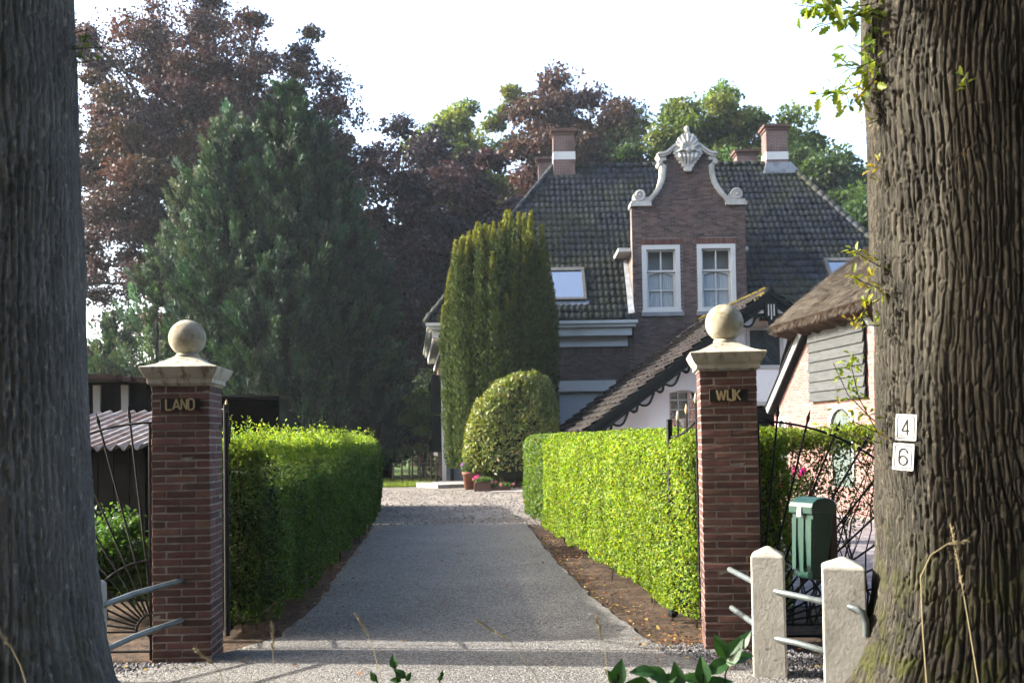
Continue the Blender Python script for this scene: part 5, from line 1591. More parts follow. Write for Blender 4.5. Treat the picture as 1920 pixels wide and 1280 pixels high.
# thatch: main slopes and the half hip, thick, with a rounded eave
def thatch():
    TH = .34
    tipx, tipz = bl(1450, 614, -.55)
    ez = 4.06
    ap = (0.0, 1.75, ez + 2.05)
    exh = 2.25
    BKY = 9.0
    rng = np.random.default_rng(44)
    zr = ap[2]
    side = lambda s: [(s * exh, -.55, ez), (s * (hw + .35), -.1, vb.y - .25), (s * (hw + .35), BKY, vb.y - .25)]
    mb = MB()
    def patch(a, b, c, d, nu, nv, amp=.035):
        a, b, c, d = map(Vector, (a, b, c, d))
        nrm = (b - a).cross(d - a).normalized()
        if nrm.z < 0: nrm = -nrm
        vs = []
        for j in range(nv + 1):
            for i in range(nu + 1):
                u, v = i / nu, j / nv
                p = (a * (1 - u) + b * u) * (1 - v) + (d * (1 - u) + c * u) * v
                k = float(vnoise(np.array([[p.x, p.y, p.z]]), 1.6, 3)[0]) * amp + float(vnoise(np.array([[p.x, p.y, p.z]]), 7, 4)[0]) * amp * .5
                p = p + nrm * (k + .10 * math.sin(math.pi * min(1, v * 1.0)) )
                vs.append(p)
        mb.add(vs, [(j * (nu + 1) + i, j * (nu + 1) + i + 1, (j + 1) * (nu + 1) + i + 1, (j + 1) * (nu + 1) + i) for j in range(nv) for i in range(nu)])
    apv = Vector(ap); rb = Vector((0, BKY, zr))
    # half hip
    patch((-exh, -.55, ez), (exh, -.55, ez), apv + Vector((.02, 0, 0)), apv - Vector((.02, 0, 0)), 34, 18)
    for s in (-1, 1):
        patch((s * exh, -.55, ez), (s * exh, BKY, ez), (0, BKY, zr), apv, 18, 14)
        patch((s * (hw + .12), -.02, vb.y + .08), (s * (hw + .12), BKY, vb.y + .08), (s * exh, BKY, ez), (s * exh, -.02, ez), 16, 12)
    t = mb.build('thatch', MT['thatch'], barn, True)
    # cut underside of the eave
    mb = MB()
    def lip(a, b, n, inn):
        a, b, inn = Vector(a), Vector(b), Vector(inn)
        for i in range(n):
            vs = []
            for q in (i, i + 1):
                p = a.lerp(b, q / n); w = .03 * math.sin(q * 1.7) + .02 * math.sin(q * 4.1)
                vs += [p + Vector((0, 0, .012)), p + Vector((0, 0, -TH * .42 + w)) + inn * .12, p + Vector((0, 0, -TH * .75 + w)) + inn * .45, p + inn * .95 + Vector((0, 0, -TH * .55))]
            mb.add(vs, [(0, 4, 5, 1), (1, 5, 6, 2), (2, 6, 7, 3)])
    lip((-exh, -.55, ez), (exh, -.55, ez), 30, (0, 1, 0))
    for s in (-1, 1): lip((s * exh, -.55, ez), (s * (exh + .12), .1, ez - .1), 5, (-s * .8, 0, 0))
    mb.build('cut_eave', MT['reed'], t, True)
    # reed ends standing out of the surface
    mb = MB()
    def reeds(a, b, c, d, n, l):
        a, b, c, d = map(Vector, (a, b, c, d)); nrm = (b - a).cross(d - a).normalized()
        if nrm.z < 0: nrm = -nrm
        dn = (a - d).normalized()
        for i in range(n):
            u, v = rng.random(), rng.random() ** 1.1
            p = (a * (1 - u) + b * u) * (1 - v) + (d * (1 - u) + c * u) * v + nrm * (.02 + .10 * math.sin(math.pi * v))
            q = p + dn * l * rng.uniform(.5, 1.4) + nrm * rng.uniform(.0, .05)
            s_ = (b - a).normalized() * .012
            mb.add([p - s_, p + s_, q + s_ * .6, q - s_ * .6], [(0, 1, 2, 3)], float(rng.random()))
    reeds((-exh, -.55, ez), (exh, -.55, ez), ap, ap, 5200, .12)
    reeds((-exh, -.55, ez), (-exh, BKY, ez), (0, BKY, zr), ap, 3600, .12)
    for i in range(900):
        x = rng.uniform(-exh, exh); p = Vector((x, -.55 + rng.uniform(-.02, .1), ez - rng.uniform(0, .12))); q = p + Vector((rng.normal(0, .01), -rng.uniform(.0, .05), -rng.uniform(.02, .08)))
        mb.add([p + Vector((-.008, 0, 0)), p + Vector((.008, 0, 0)), q + Vector((.004, 0, 0)), q - Vector((.004, 0, 0))], [(0, 1, 2, 3)], float(rng.random()))
    me = bpy.data.meshes.new('reeds'); me.from_pydata(mb.v, [], mb.f); me.materials.append(MT['thatch'])
    at_ = me.attributes.new('rnd', 'FLOAT', 'POINT'); at_.data.foreach_set('value', mb.r); me.update()
    tag(put('reeds', me, t), kind='stuff')
    mb = MB(); mb.tube([(0, ap[1] - .05, zr + .05), (0, BKY, zr + .08)], .17, 10); mb.build('ridge', MT['reed'], t, True)
thatch()

# ================================================================== SHEDS ON THE LEFT
sa = at(225, 838, 10.6)
shedA = thing('shed', 'low black boarded shed with pale corrugated roof, left of the LAND pillar', 'shed', (sa.x, sa.y, 0), rad(-7))
ez_ = sa.z
mb = MB(); w_, n = 1.6, 110
vs = []
run, rise = 1.15, .42
for i in range(n + 1):
    x = -1.3 + w_ * i / n; z = .028 * math.cos(2 * math.pi * x / .146)
    sag = .012 * math.sin(x * 2.1)
    vs += [(x - .0, -.06, ez_ + z + sag), (x + .42, run, ez_ + rise + z + sag)]
mb.add(vs, [(2 * i, 2 * i + 2, 2 * i + 3, 2 * i + 1) for i in range(n)])
vs2 = [(x, y, z - .012) for x, y, z in vs]
mb.add(vs2, [(2 * i, 2 * i + 2, 2 * i + 3, 2 * i + 1) for i in range(n)])
mb.build('roof', MT['corr'], shedA, True)
mb = MB(); mb.box(-1.22, .3, .12, .16, 0, ez_ - .02); mb.box(-1.22, -1.18, .161, 1.0, 0, ez_ + .25); mb.box(.26, .3, .161, 1.0, 0, ez_ + .25); mb.box(-1.2, .3, 1.0, 1.04, 0, ez_ + .3)
sw = mb.build('wall', MT['black_wood'], shedA)
for i in range(8):
    x = -1.2 + i * .18
    mb = MB(); mb.box(x, x + .168, .095 + random.uniform(0, .006), .119, .02, ez_ - .03); mb.build('plank', MT['black_wood'], sw)
sb = at(222, 752, 15.5)
shedB = thing('shed', 'black boarded outbuilding with two white posts behind the corrugated shed', 'shed', (sb.x, sb.y, 0), rad(4))
zt = at(222, 716, 15.5).z
mb = MB(); mb.box(-2.4, .62, .03, .08, 0, zt); mb.box(.58, .62, .081, 3, 0, zt); mb.box(-2.4, -2.36, .081, 3, 0, zt)
sw = mb.build('wall', MT['black_wood'], shedB)
for i in range(17):
    x = -2.38 + i * .176
    mb = MB(); mb.box(x, x + .17, .006 + random.uniform(0, .008), .029, .05, zt - .05); mb.build('plank', MT['black_wood'], sw)
for px in (184, 235):
    x = at(px, 750, 15.5).x - sb.x
    mb = MB(); mb.prism([(x - .035, 1.0), (x + .02, 1.0), (x + .055, zt - .05), (x - .055, zt - .05)], -.05, .003); mb.build('post', MT['lampwhite'], shedB)
mb = MB()
for i in range(30):
    x = -2.6 + i * .115
    zz_ = zt + .17 - (x + 1.0) * .09 + random.uniform(-.012, .012)
    mb.box(x, x + .118, -.28 + random.uniform(-.03, .03), 3.2, zz_ - .07, zz_)
mb.build('roof', MT['rust'], shedB)
sc_ = at(470, 760, 14.5)
shedC = thing('shed', 'dark open shed with weathered beam behind the left hedge', 'shed', (sc_.x, sc_.y, 0), rad(2))
mb = MB(); zc = at(470, 748, 14.5).z
mb.box(-.9, .35, .3, .36, 0, zc); mb.build('wall', MT['black_wood'], shedC)
mb = MB(); mb.cbox(-.95, .42, -.03, .1, zc - .015, zc + .05, .008); mb.build('beam', MT['black_wood'], shedC)
mb = MB(); mb.add([(-.95, -.0, zc + .065), (.35, -.0, zc + .065), (.35, 1.6, zc + .07), (-.95, 1.6, zc + .07)], [(0, 1, 2, 3)]); mb.build('roof', MT['black_wood'], shedC)

# ================================================================== TREES BEYOND
CU = [(.062, .035, .035), (.046, .030, .036), (.085, .045, .034), (.042, .031, .040), (.068, .052, .032)]
CUD = [(.04, .027, .034), (.034, .024, .034), (.055, .031, .034), (.03, .025, .036)]
GR = [(.07, .12, .03), (.09, .14, .03), (.05, .095, .028), (.12, .16, .04)]
GD = [(.045, .085, .03), (.06, .10, .03), (.035, .07, .028)]
def X_(px, Y): return at(px, 800, Y).x
def Z_(py, Y, px=960): return at(px, py, Y).z
broadleaf('copper_beech', 'tall spreading copper beech at left with sky showing through', X_(395, 50), 50, 4.0, Z_(-60, 50), 9.2, 6.5, 270000, .165, CU, 'leaf_dark', 101, clumps=560, csize=1.1, trunk=.55, group='copper beeches', power=.42, lump=.95, limbs=120)
broadleaf('copper_beech', 'dark purple copper beech filling the gap left of the yew', X_(795, 58), 58, 2.2, Z_(232, 58), 8.4, 5.5, 150000, .25, CUD, 'leaf_dark', 102, clumps=250, csize=1.6, trunk=.5, group='copper beeches', power=.4)
broadleaf('copper_beech', 'tall reddish copper beech rising behind the left chimneys', X_(1085, 64), 64, 11.0, Z_(110, 64), 5.7, 4.0, 70000, .24, [(.075, .043, .036), (.058, .036, .034), (.09, .056, .04)], 'leaf_dark', 103, clumps=110, csize=1.35, trunk=.4, group='copper beeches', power=.42)
broadleaf('green_tree', 'light green tree top between the two copper beeches', X_(905, 72), 72, 9.0, Z_(155, 72), 6.4, 3.5, 75000, .27, [(.13, .17, .035), (.16, .19, .04), (.1, .14, .03)], 'leaf_tree', 104, clumps=110, csize=1.45, trunk=.35, power=.4)
broadleaf('green_tree', 'broad green tree behind the crest of the bell gable', X_(1385, 60), 60, 7.5, Z_(145, 60), 6.5, 4.5, 120000, .24, GR, 'leaf_tree', 105, clumps=170, csize=1.45, trunk=.4, power=.4)
broadleaf('green_tree', 'dark green tree behind the right slope of the manor roof', X_(1570, 56), 56, 5.0, Z_(240, 56), 5.9, 4.0, 100000, .24, GD, 'leaf_tree', 106, clumps=140, csize=1.4, trunk=.35, power=.4)
broadleaf('green_tree', 'green tree between the reddish copper beech and the gable crest', X_(1215, 62), 62, 8.5, Z_(190, 62), 4.4, 3.0, 45000, .24, GD + GR, 'leaf_tree', 107, clumps=75, csize=1.4, trunk=.3, power=.4)
broadleaf('green_tree', 'half hidden green tree behind the right oak trunk', X_(1740, 52), 52, 4.0, Z_(330, 52), 4.6, 3.5, 40000, .24, GD, 'leaf_tree', 108, clumps=75, csize=1.4, trunk=.35, power=.4)
broadleaf('copper_beech', 'copper beech low behind the dark conifer at far left', X_(150, 56), 56, 1.5, Z_(600, 56), 4.6, 3.0, 30000, .2, CU, 'leaf_dark', 109, clumps=50, csize=1.4, trunk=.25, group='copper beeches', power=.4)
# understorey behind the drive's end
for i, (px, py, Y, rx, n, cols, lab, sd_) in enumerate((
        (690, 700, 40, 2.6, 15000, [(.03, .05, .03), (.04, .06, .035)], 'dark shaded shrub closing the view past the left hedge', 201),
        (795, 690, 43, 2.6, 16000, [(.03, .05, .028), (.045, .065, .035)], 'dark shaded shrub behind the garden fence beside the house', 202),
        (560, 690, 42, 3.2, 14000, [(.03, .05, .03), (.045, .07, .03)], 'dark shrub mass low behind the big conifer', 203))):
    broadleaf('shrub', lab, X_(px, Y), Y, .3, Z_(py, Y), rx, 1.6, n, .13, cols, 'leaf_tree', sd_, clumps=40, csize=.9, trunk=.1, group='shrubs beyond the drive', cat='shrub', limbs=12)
broadleaf('shrub', 'sunlit leafy shrub hanging over the garden fence left of the house', X_(783, 37), 37, Z_(845, 37), Z_(715, 37), .95, .8, 8500, .10, [(.17, .25, .05), (.13, .2, .04), (.2, .28, .06)], 'leaf_tree', 204, clumps=36, csize=.42, trunk=.07, group='shrubs beyond the drive', cat='shrub', limbs=10)
broadleaf('shrub', 'leafy green bush behind the left fan railing', X_(205, 9.6), 9.6, .1, Z_(955, 9.6, 205), .62, .5, 9000, .05, [(.07, .15, .03), (.1, .19, .035), (.05, .11, .03)], 'leaf_tree', 205, clumps=40, csize=.26, trunk=.03, group='garden bushes', cat='shrub', limbs=10)

# ---- conifers
def plume_tree(t, tops, n_pl, per, size, cols, rng, mat, tuft=.5):
    """upswept feathery sprays on the surface of leaning cones; tops: (x, y, z_top, radius, z_base)"""
    P, D, F, S, Cc = [], [], [], [], []
    for (x, y, zt_, r, zb_, share) in tops:
        m = int(n_pl * share)
        u = rng.random(m) ** .75
        a = rng.uniform(0, 2 * math.pi, m)
        prof = lambda q: (np.sin(np.clip((1 - q) * 1.18, 0, 1) * math.pi / 2) ** .8) * (1 - .18 * np.clip(.22 - q, 0, 1) / .22)
        rad_ = r * prof(u) * (1 + .16 * vnoise(np.c_[np.cos(a) * 2, np.sin(a) * 2, u * 7], 1.2, 5))
        base = np.c_[x + np.cos(a) * rad_ * .82, y + np.sin(a) * rad_ * .82, zb_ + (zt_ - zb_) * u]
        dirn = unit(np.c_[np.cos(a) * .55, np.sin(a) * .55, np.full(m, .85)] + rng.normal(0, .18, (m, 3)))
        ln = tuft * rng.uniform(.6, 1.35, m) * (1.05 - .45 * u)
        k = rng.integers(0, m, m * per)
        s = rng.random(m * per)
        wid = (.22 * ln[k] * np.sin(np.clip(1.08 - s, 0, 1) * math.pi * .75 + .35))
        off = rdir(m * per, rng) * (wid * rng.random(m * per) ** .5)[:, None]
        p = base[k] + dirn[k] * (ln[k] * s)[:, None] + off
        P.append(p); D.append(unit(dirn[k] * 1.3 + off / np.maximum(wid, .02)[:, None] * .7 + rng.normal(0, .25, (m * per, 3)))); F.append(rdir(m * per, rng) + np.c_[np.cos(a[k]), np.sin(a[k]), a[k] * 0] * .6)
        S.append(size * rng.uniform(.6, 1.4, m * per))
        cl = pal(m, cols, .3, rng=rng)
        Cc.append(np.clip(cl[k] * (1 + rng.normal(0, .16, (m * per, 1))) * (.7 + .65 * s[:, None]), .004, .6))
    P, D, F, S, Cc = map(np.concatenate, (P, D, F, S, Cc))
    leaves('crown', P, D, F, S, S * .34, Cc, MT[mat], t)

rng = np.random.default_rng(301)
Yc = 37.0
cx_ = X_(525, Yc)
con = thing('conifer', 'big dark blue-green conifer with feathery sprays behind the left hedge', 'tree', (cx_, Yc, gh(Yc)), 0, 'conifers')
CB = [(.021, .05, .027), (.027, .058, .028), (.017, .04, .025), (.034, .066, .027), (.038, .064, .04)]
KC = Yc / 23.0
tops = [(X_(548, Yc), Yc, Z_(178, Yc), 1.75 * KC, .3, .36), (X_(470, Yc), Yc - .3, Z_(265, Yc), 1.45 * KC, .3, .2), (X_(635, Yc), Yc - .2, Z_(340, Yc), 1.5 * KC, .2, .24), (X_(600, Yc), Yc - .5, Z_(255, Yc), 1.3 * KC, .4, .14), (X_(695, Yc), Yc + .4, Z_(540, Yc), .75 * KC, .2, .08), (X_(430, Yc), Yc - .4, Z_(300, Yc), 1.2 * KC, .3, .16), (X_(540, Yc), Yc - 1.9, Z_(520, Yc), 1.5 * KC, .2, .2)]
plume_tree(con, tops, 1500, 120, .19, CB, rng, 'leaf_con', 1.25)
mb = MB(con)
for tp in tops[:5]:
    mb.tube([(cx_ + (tp[0] - cx_) * .5, tp[1], .1), (tp[0], tp[1], tp[2] * .5), (tp[0], tp[1], tp[2] * .93)], [.16, .10, .02], 8)
mb.build('trunk', MT['trunk'], con, True)
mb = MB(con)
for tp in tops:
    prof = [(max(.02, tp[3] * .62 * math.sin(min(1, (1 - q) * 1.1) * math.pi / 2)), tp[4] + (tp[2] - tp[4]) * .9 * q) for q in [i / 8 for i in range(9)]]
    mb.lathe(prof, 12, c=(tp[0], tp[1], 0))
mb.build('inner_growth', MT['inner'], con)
Yg = 40.0
con2 = thing('conifer', 'grey-green conifer with loose tops at the left shoulder of the big conifer', 'tree', (X_(390, Yg), Yg, gh(Yg)), 0, 'conifers')
tops = [(X_(432, Yg), Yg, Z_(225, Yg), 2.4, .4, .38), (X_(360, Yg), Yg, Z_(330, Yg), 2.0, .4, .26), (X_(300, Yg), Yg - .3, Z_(480, Yg), 1.8, .4, .2), (X_(225, Yg), Yg - .4, Z_(610, Yg), 1.5, .3, .16)]
plume_tree(con2, tops, 700, 110, .17, [(.075, .12, .07), (.09, .14, .085), (.055, .10, .05), (.10, .13, .06)], rng, 'leaf_con', 1.3)
mb = MB(con2)
for tp in tops:
    mb.tube([(tp[0], tp[1], .1), (tp[0], tp[1], tp[2] * .5), (tp[0], tp[1], tp[2] * .93)], [.14, .09, .02], 8)
mb.build('trunk', MT['trunk'], con2, True)

# ---- fastigiate yew before the house
rng = np.random.default_rng(311)
Yy = 31.2
yew = thing('yew', 'tall columnar yew of upright golden-tipped plumes against the house', 'tree', (X_(940, Yy), Yy, gh(Yy)), 0)
prof_px = [(838, 560), (858, 440), (885, 430), (905, 415), (925, 415), (950, 393), (975, 388), (1000, 386), (1014, 400), (1030, 470), (1040, 560)]
P, D, F, S, Cc = [], [], [], [], []
cxm = 938
for i in range(150):
    back = i >= 118
    ang_ = rng.uniform(math.pi, 2 * math.pi) if not back else rng.uniform(0, math.pi)
    ring_ = rng.uniform(.80, 1.0) if i % 3 else rng.uniform(.2, .8)
    px = cxm + 103 * ring_ * math.cos(ang_) * (1.0 if math.cos(ang_) < 0 else 1.02)
    y = Yy + 1.3 * ring_ * math.sin(ang_)
    topy = np.interp(px, [q[0] for q in prof_px], [q[1] for q in prof_px])
    front = max(0., -math.sin(ang_)) * ring_
    zt_ = Z_(topy, Yy) - abs(rng.normal(0, .26)) - (rng.random() ** 1.3) * 4.8 * front ** 1.4
    x = X_(px, y)
    zb_ = (.85 if px < 880 else .35) if zt_ > 5 else rng.uniform(.4, 1.2)
    h = zt_ - zb_
    R0 = rng.uniform(.15, .23)
    m = int(230 * h * R0 / .19)
    s = rng.random(m)
    rr_ = R0 * np.clip((1 - s) * h / 1.25, 0, 1) ** .85 * (1 + .16 * np.sin(s * h * 7 + i)) + .012
    a = rng.uniform(0, 2 * math.pi, m)
    fx = x + (X_(cxm, y) - x) * .14 * (1 - s) ** 2 + .05 * np.sin(s * 5 + i)
    rj = rr_ * (1 - .35 * rng.random(m) ** 3)
    p = np.c_[fx + np.cos(a) * rj, y + np.sin(a) * rj, zb_ + h * s]
    P.append(p); D.append(np.c_[np.cos(a) * .8, np.sin(a) * .8, np.full(m, .8)] + rng.normal(0, .22, (m, 3))); F.append(np.c_[np.cos(a), np.sin(a), np.full(m, -.35)] + rng.normal(0, .28, (m, 3)))
    S.append(rng.uniform(.08, .15, m))
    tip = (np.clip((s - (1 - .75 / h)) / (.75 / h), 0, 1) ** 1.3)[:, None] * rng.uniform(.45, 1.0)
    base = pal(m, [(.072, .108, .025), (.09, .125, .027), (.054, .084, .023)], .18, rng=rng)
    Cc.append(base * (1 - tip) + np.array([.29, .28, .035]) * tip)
P, D, F, S, Cc = map(np.concatenate, (P, D, F, S, Cc))
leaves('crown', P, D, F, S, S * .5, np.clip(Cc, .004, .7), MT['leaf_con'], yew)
mb = MB(yew)
for k in range(9):
    px = 862 + k * 20; x = X_(px, Yy)
    mb.tube([(x * .6 + X_(cxm, Yy) * .4, Yy, .15), (x, Yy, 2.5), (x, Yy, Z_(np.interp(px, [q[0] for q in prof_px], [q[1] for q in prof_px]), Yy) * .9)], [.10, .08, .02], 6)
mb.build('trunk', MT['trunk'], yew, True)
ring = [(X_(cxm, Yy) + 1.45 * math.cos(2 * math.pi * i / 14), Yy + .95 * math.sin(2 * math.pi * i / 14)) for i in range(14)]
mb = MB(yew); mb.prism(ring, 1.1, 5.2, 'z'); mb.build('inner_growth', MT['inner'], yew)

# ---- round rhododendron-like bush
rng = np.random.default_rng(321)
Yb = 29.6
bc = Vector((X_(958, Yb), Yb, 0))
bush = thing('round_bush', 'rounded sunlit bush with glossy yellow-green leaves in front of the yew', 'shrub', (bc.x, bc.y, gh(Yb)), 0, 'garden bushes')
n = 13000
d = rdir(n, rng); d[:, 2] = np.abs(d[:, 2]) * 1.0 - .32 * rng.random(n)
d = unit(d)
rz = Z_(702, Yb) - 1.55
shape = 1 + .10 * vnoise(d * 2.2, 1.0, 9) + .05 * vnoise(d * 6, 1.0, 10)
d2 = np.sign(d) * np.abs(d) ** .78; d2 = d2 / np.maximum(1, np.linalg.norm(d2, axis=1, keepdims=True) * .87)
q = d2 * np.array([1.34, 1.2, 1.0])
q[:, 2] = np.where(d2[:, 2] > 0, d2[:, 2] * rz, d2[:, 2] * 2.1)
q[:, 0] += .20 * np.clip(q[:, 2], -1, 2.2) * .9
q *= (shape * (1 - np.abs(rng.normal(0, .055, n))))[:, None]
P = q + np.array([bc.x, bc.y, 1.55])
keep = P[:, 2] > gh(Yb) + .02
P, d = P[keep], d[keep]; n = len(P)
D = unit(d * .7 + rdir(n, rng) * .8 + np.array([0, 0, .3])); F = unit(d * .9 + rdir(n, rng) * .6)
s = rng.uniform(.10, .19, n)
leaves('foliage', P, D, F, s, s * .40, pal(n, [(.19, .23, .045), (.15, .2, .04), (.24, .26, .06), (.11, .16, .04), (.26, .21, .07)], .16, w=[.3, .3, .2, .14, .06], rng=rng), MT['leaf_gloss'], bush)
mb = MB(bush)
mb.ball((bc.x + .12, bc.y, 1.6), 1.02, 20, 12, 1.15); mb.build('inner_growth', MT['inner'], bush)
mb = MB(bush)
for k in range(9):
    a = rng.uniform(0, 6.28); mb.tube([(bc.x + .2 * math.cos(a), bc.y + .2 * math.sin(a), gh(Yb) - .02), (bc.x + .6 * math.cos(a), bc.y + .6 * math.sin(a), 1.0)], [.03, .02], 6)
mb.build('stems', MT['twig'], bush)

# ---- potted flowers near the house
def pot_plant(name, label, px, py, Y, r, h, flower, nfl, hh, seed, round_=True, group='flower pots'):
    rng = np.random.default_rng(seed)
    x = at(px, py, Y).x; z = gh(Y)
    t = thing(name, label, 'flower pot', (x, Y, z), 0, group)
    mb = MB()
    if round_: mb.lathe([(r * .66, 0), (r * .95, h * .85), (r * 1.06, h * .86), (r * 1.06, h), (r * .9, h), (r * .88, h * .9)], 20)
    else: mb.cbox(-r, r, -r * .7, r * .7, 0, h, .01)
    mb.build('pot', MT['terracotta'] if round_ else MT['planter'], t, round_)
    n = 900
    d = rdir(n, rng); P = d * np.array([r * 1.25, r * 1.1, hh * .5]) * (rng.random((n, 1)) ** .4) + np.array([x, Y, z + h + hh * .4])
    leaves('foliage', P, d + rdir(n, rng), d + rdir(n, rng) * .6, rng.uniform(.03, .06, n), rng.uniform(.025, .045, n), pal(n, [(.07, .13, .03), (.11, .17, .04)], .2, rng=rng), MT['leaf_tree'], t)
    k = rng.integers(0, max(1, nfl), nfl * 34); c = rdir(nfl, rng); c[:, 2] = np.abs(c[:, 2]); c = c * np.array([r * 1.25, r * 1.15, hh * .62])
    P = c[k] + rdir(len(k), rng) * .035 + np.array([x, Y, z + h + hh * .42])
    leaves('flowers', P, rdir(len(k), rng), rdir(len(k), rng), .035, .03, pal(len(k), flower, .12, rng=rng), MT['petal'], t)
PK = [(.65, .03, .2), (.7, .08, .28)]
pot_plant('flower_pot', 'terracotta pot with mauve flowers left of the round bush', 880, 905, 29.0, .2, .52, [(.45, .2, .5), (.55, .3, .6)], 7, .35, 1)
pot_plant('flower_pot', 'low wooden planter with pink flowers at the foot of the round bush', 905, 915, 28.2, .24, .26, PK, 5, .18, 2, False)
pot_plant('flower_pot', 'small planter of pink flowers under the right of the round bush', 938, 915, 28.3, .3, .12, [(.7, .2, .3), (.75, .35, .4)], 5, .14, 3, False)
pot_plant('flower_pot', 'tub of magenta flowers seen through the sparse hedge on the right', 1492, 920, 15.5, .26, .62, [(.75, .01, .25), (.8, .03, .32)], 12, .6, 4)

# ---- post and wire garden fence beyond the drive
fen = thing('garden_fence', 'thin post and wire fence at the end of the forecourt', 'fence', (X_(775, 32.5), 32.5, gh(32.5)))
z = gh(32.5)
fx = [(px, h_) for px, h_ in ((752, .75), (766, .7), (772, .95), (786, .95), (797, .65), (807, .95), (817, .95), (736, .6))]
for px, h_ in fx:
    x = X_(px, 32.5)
    mb = MB(fen); mb.tube([(x, 32.5, z - .05), (x + .01, 32.5, z + h_)], [.035, .03], 7); mb.build('post', MT['post_wood'], fen)
for k in range(6):
    mb = MB(fen); mb.tube([(X_(735, 32.5), 32.48, z + .2 + .13 * k), (X_(825, 32.5), 32.48, z + .2 + .13 * k)], .006, 4); mb.build('wire', MT['galv'], fen)
rng = np.random.default_rng(17)
n = 7000
P = np.c_[rng.uniform(-5.5, -2.6, n), rng.uniform(31.2, 36, n), np.zeros(n)]; P[:, 2] = gh(32) + .05
leaves('tall_grass', P, np.c_[rng.normal(0, .3, n), rng.normal(0, .3, n), np.ones(n)], rdir(n, rng), rng.uniform(.08, .34, n), .018, pal(n, [(.16, .24, .04), (.22, .28, .06)], .2, rng=rng), MT['leaf_tree'])
tag(bpy.data.objects['tall_grass'], 'sunlit tall grass around the thin garden fence', 'grass')

# ================================================================== IRONWORK
def fan_railing(label, fx, fy, fz, sgn, rz):
    t = thing('fan_railing', label, 'railing', (fx, fy, 0), rz, 'fan-shaped iron railings')
    RA, RT = 1.615, 1.76
    for k in range(11):
        a = rad(6.5 + 8.35 * k)
        d = Vector((sgn * math.sin(a), 0, math.cos(a)))
        f = Vector((0, 0, fz))
        mb = MB()
        mb.tube([f + d * .13, f + d * (RT - .10)], .0085, 7)
        mb.tube([f + d * (RT - .10), f + d * (RT - .07), f + d * RT], [.011, .015, .001], 7)
        mb.build('bar', MT['iron'], t)
    for r in (RA, .55, .14):
        pts = [Vector((sgn * math.sin(rad(q)) * r, -.012, fz + math.cos(rad(q)) * r)) for q in [-2 + 96 * i / 40 for i in range(41)]]
        mb = MB(); mb.tube(pts, .0095, 7); mb.build('arc_rail', MT['iron'], t)
    mb = MB(); mb.ball((sgn * .02, 0, fz), .05, 12, 8); mb.tube([(sgn * .03, 0, 0), (sgn * .03, 0, fz + RA)], .012, 7); mb.build('stile', MT['iron'], t)
    mb = MB(); mb.tube([(0, 0, .07), (sgn * 1.75, 0, .07)], .011, 7); mb.build('bottom_rail', MT['iron'], t)
fan_railing('black iron fan railing right of the WIJK pillar', 1.93, 7.95, .16, 1, 0)
fan_railing('black iron fan railing left of the LAND pillar', -2.79, 7.75, .22, -1, 0)

def gate_leaf(label, hx_, hy_, ex_, ey_):
    a = math.atan2(ey_ - hy_, ex_ - hx_); L = math.hypot(ex_ - hx_, ey_ - hy_)
    t = thing('iron_gate', label, 'gate', (hx_, hy_, 0), a, 'open iron gates')
    top = lambda u: 1.66 + .27 * (1 - u) ** 2
    mb = MB(); mb.box(L - .02, L + .02, -.02, .02, .12, 1.82); mb.build('end_stile', MT['iron'], t)
    mb = MB(); mb.tube([(.03, 0, .12), (.03, 0, 1.98)], .02, 8); mb.build('hinge_stile', MT['iron'], t)
    n = max(4, int(L / .19))
    for i in range(1, n):
        u = i / n; x = L * u
        mb = MB(); mb.tube([(x, 0, .16), (x, 0, top(u) + .13)], .009, 7); b = mb.build('bar', MT['iron'], t)
        mb = MB(); mb.lathe([(.010, 0), (.015, .015), (.015, .035), (.003, .085)], 8, c=(x, 0, top(u) + .13)); mb.build('gold_tip', MT['gold'], b)
        mb = MB(); x2 = L * (i - .5) / n; mb.tube([(x2, 0, .16), (x2, 0, .62)], .007, 6); mb.build('short_bar', MT['iron'], t)
    mb = MB(); mb.tube([(L * i / 20, -.012, top(i / 20)) for i in range(21)], .012, 7); mb.build('top_rail', MT['iron'], t)
    for zz_ in (.16, .5, 1.06):
        mb = MB(); mb.tube([(.03, -.012, zz_), (L, -.012, zz_)], .012, 7); mb.build('rail', MT['iron'], t)
    mb = MB(); mb.ball((L, 0, .09), .045, 10, 8); mb.build('foot_roller', MT['iron'], t)
gate_leaf('open iron gate with gold tips against the bright right hedge', 1.58, 8.12, 1.415, 8.98)
gate_leaf('open iron gate hidden behind the LAND pillar beside the left hedge', -2.31, 8.03, -2.48, 8.70)

# ---- concrete posts with tubular rails
def concrete_post(t, x, y, w, h, rz):
    m = Matrix.Translation((x, y, 0)) @ Matrix.Rotation(rz, 4, 'Z')
    mb = MB(t)
    mb2 = MB(); mb2.lathe([(w / 2, -.1), (w / 2 * .98, h - .07), (w / 2 * .94, h - .055), (.012, h)], sq=True)
    mb.add([m @ Vector(v) for v in mb2.v], mb2.f)
    o = mb.build('post', MT['concrete'], t)
    b = o.modifiers.new('worn', 'BEVEL'); b.width = .012; b.segments = 3
    return o
P1 = gr(1452, 1276); P2 = gr(1594, 1296)
h1 = at(1441, 1026, P1.y).z; h2 = at(1582, 1046, P2.y).z
bar = thing('barrier_fence', 'two pale concrete posts with steel tube rails before the right oak', 'barrier', (P1.x, P1.y, 0), 0, 'tube barriers beside the gateway')
concrete_post(bar, P1.x, P1.y + .1, .225, h1, rad(-16)); concrete_post(bar, P2.x, P2.y + .08, .27, h2, rad(-16))
def rail(t, pts, r=.021, label=None):
    mb = MB(t); mb.tube(pts, r, 12); o = mb.build('rail', MT['galv'], t, True); smooth_angle(o, 50); return o
pf = 7.66
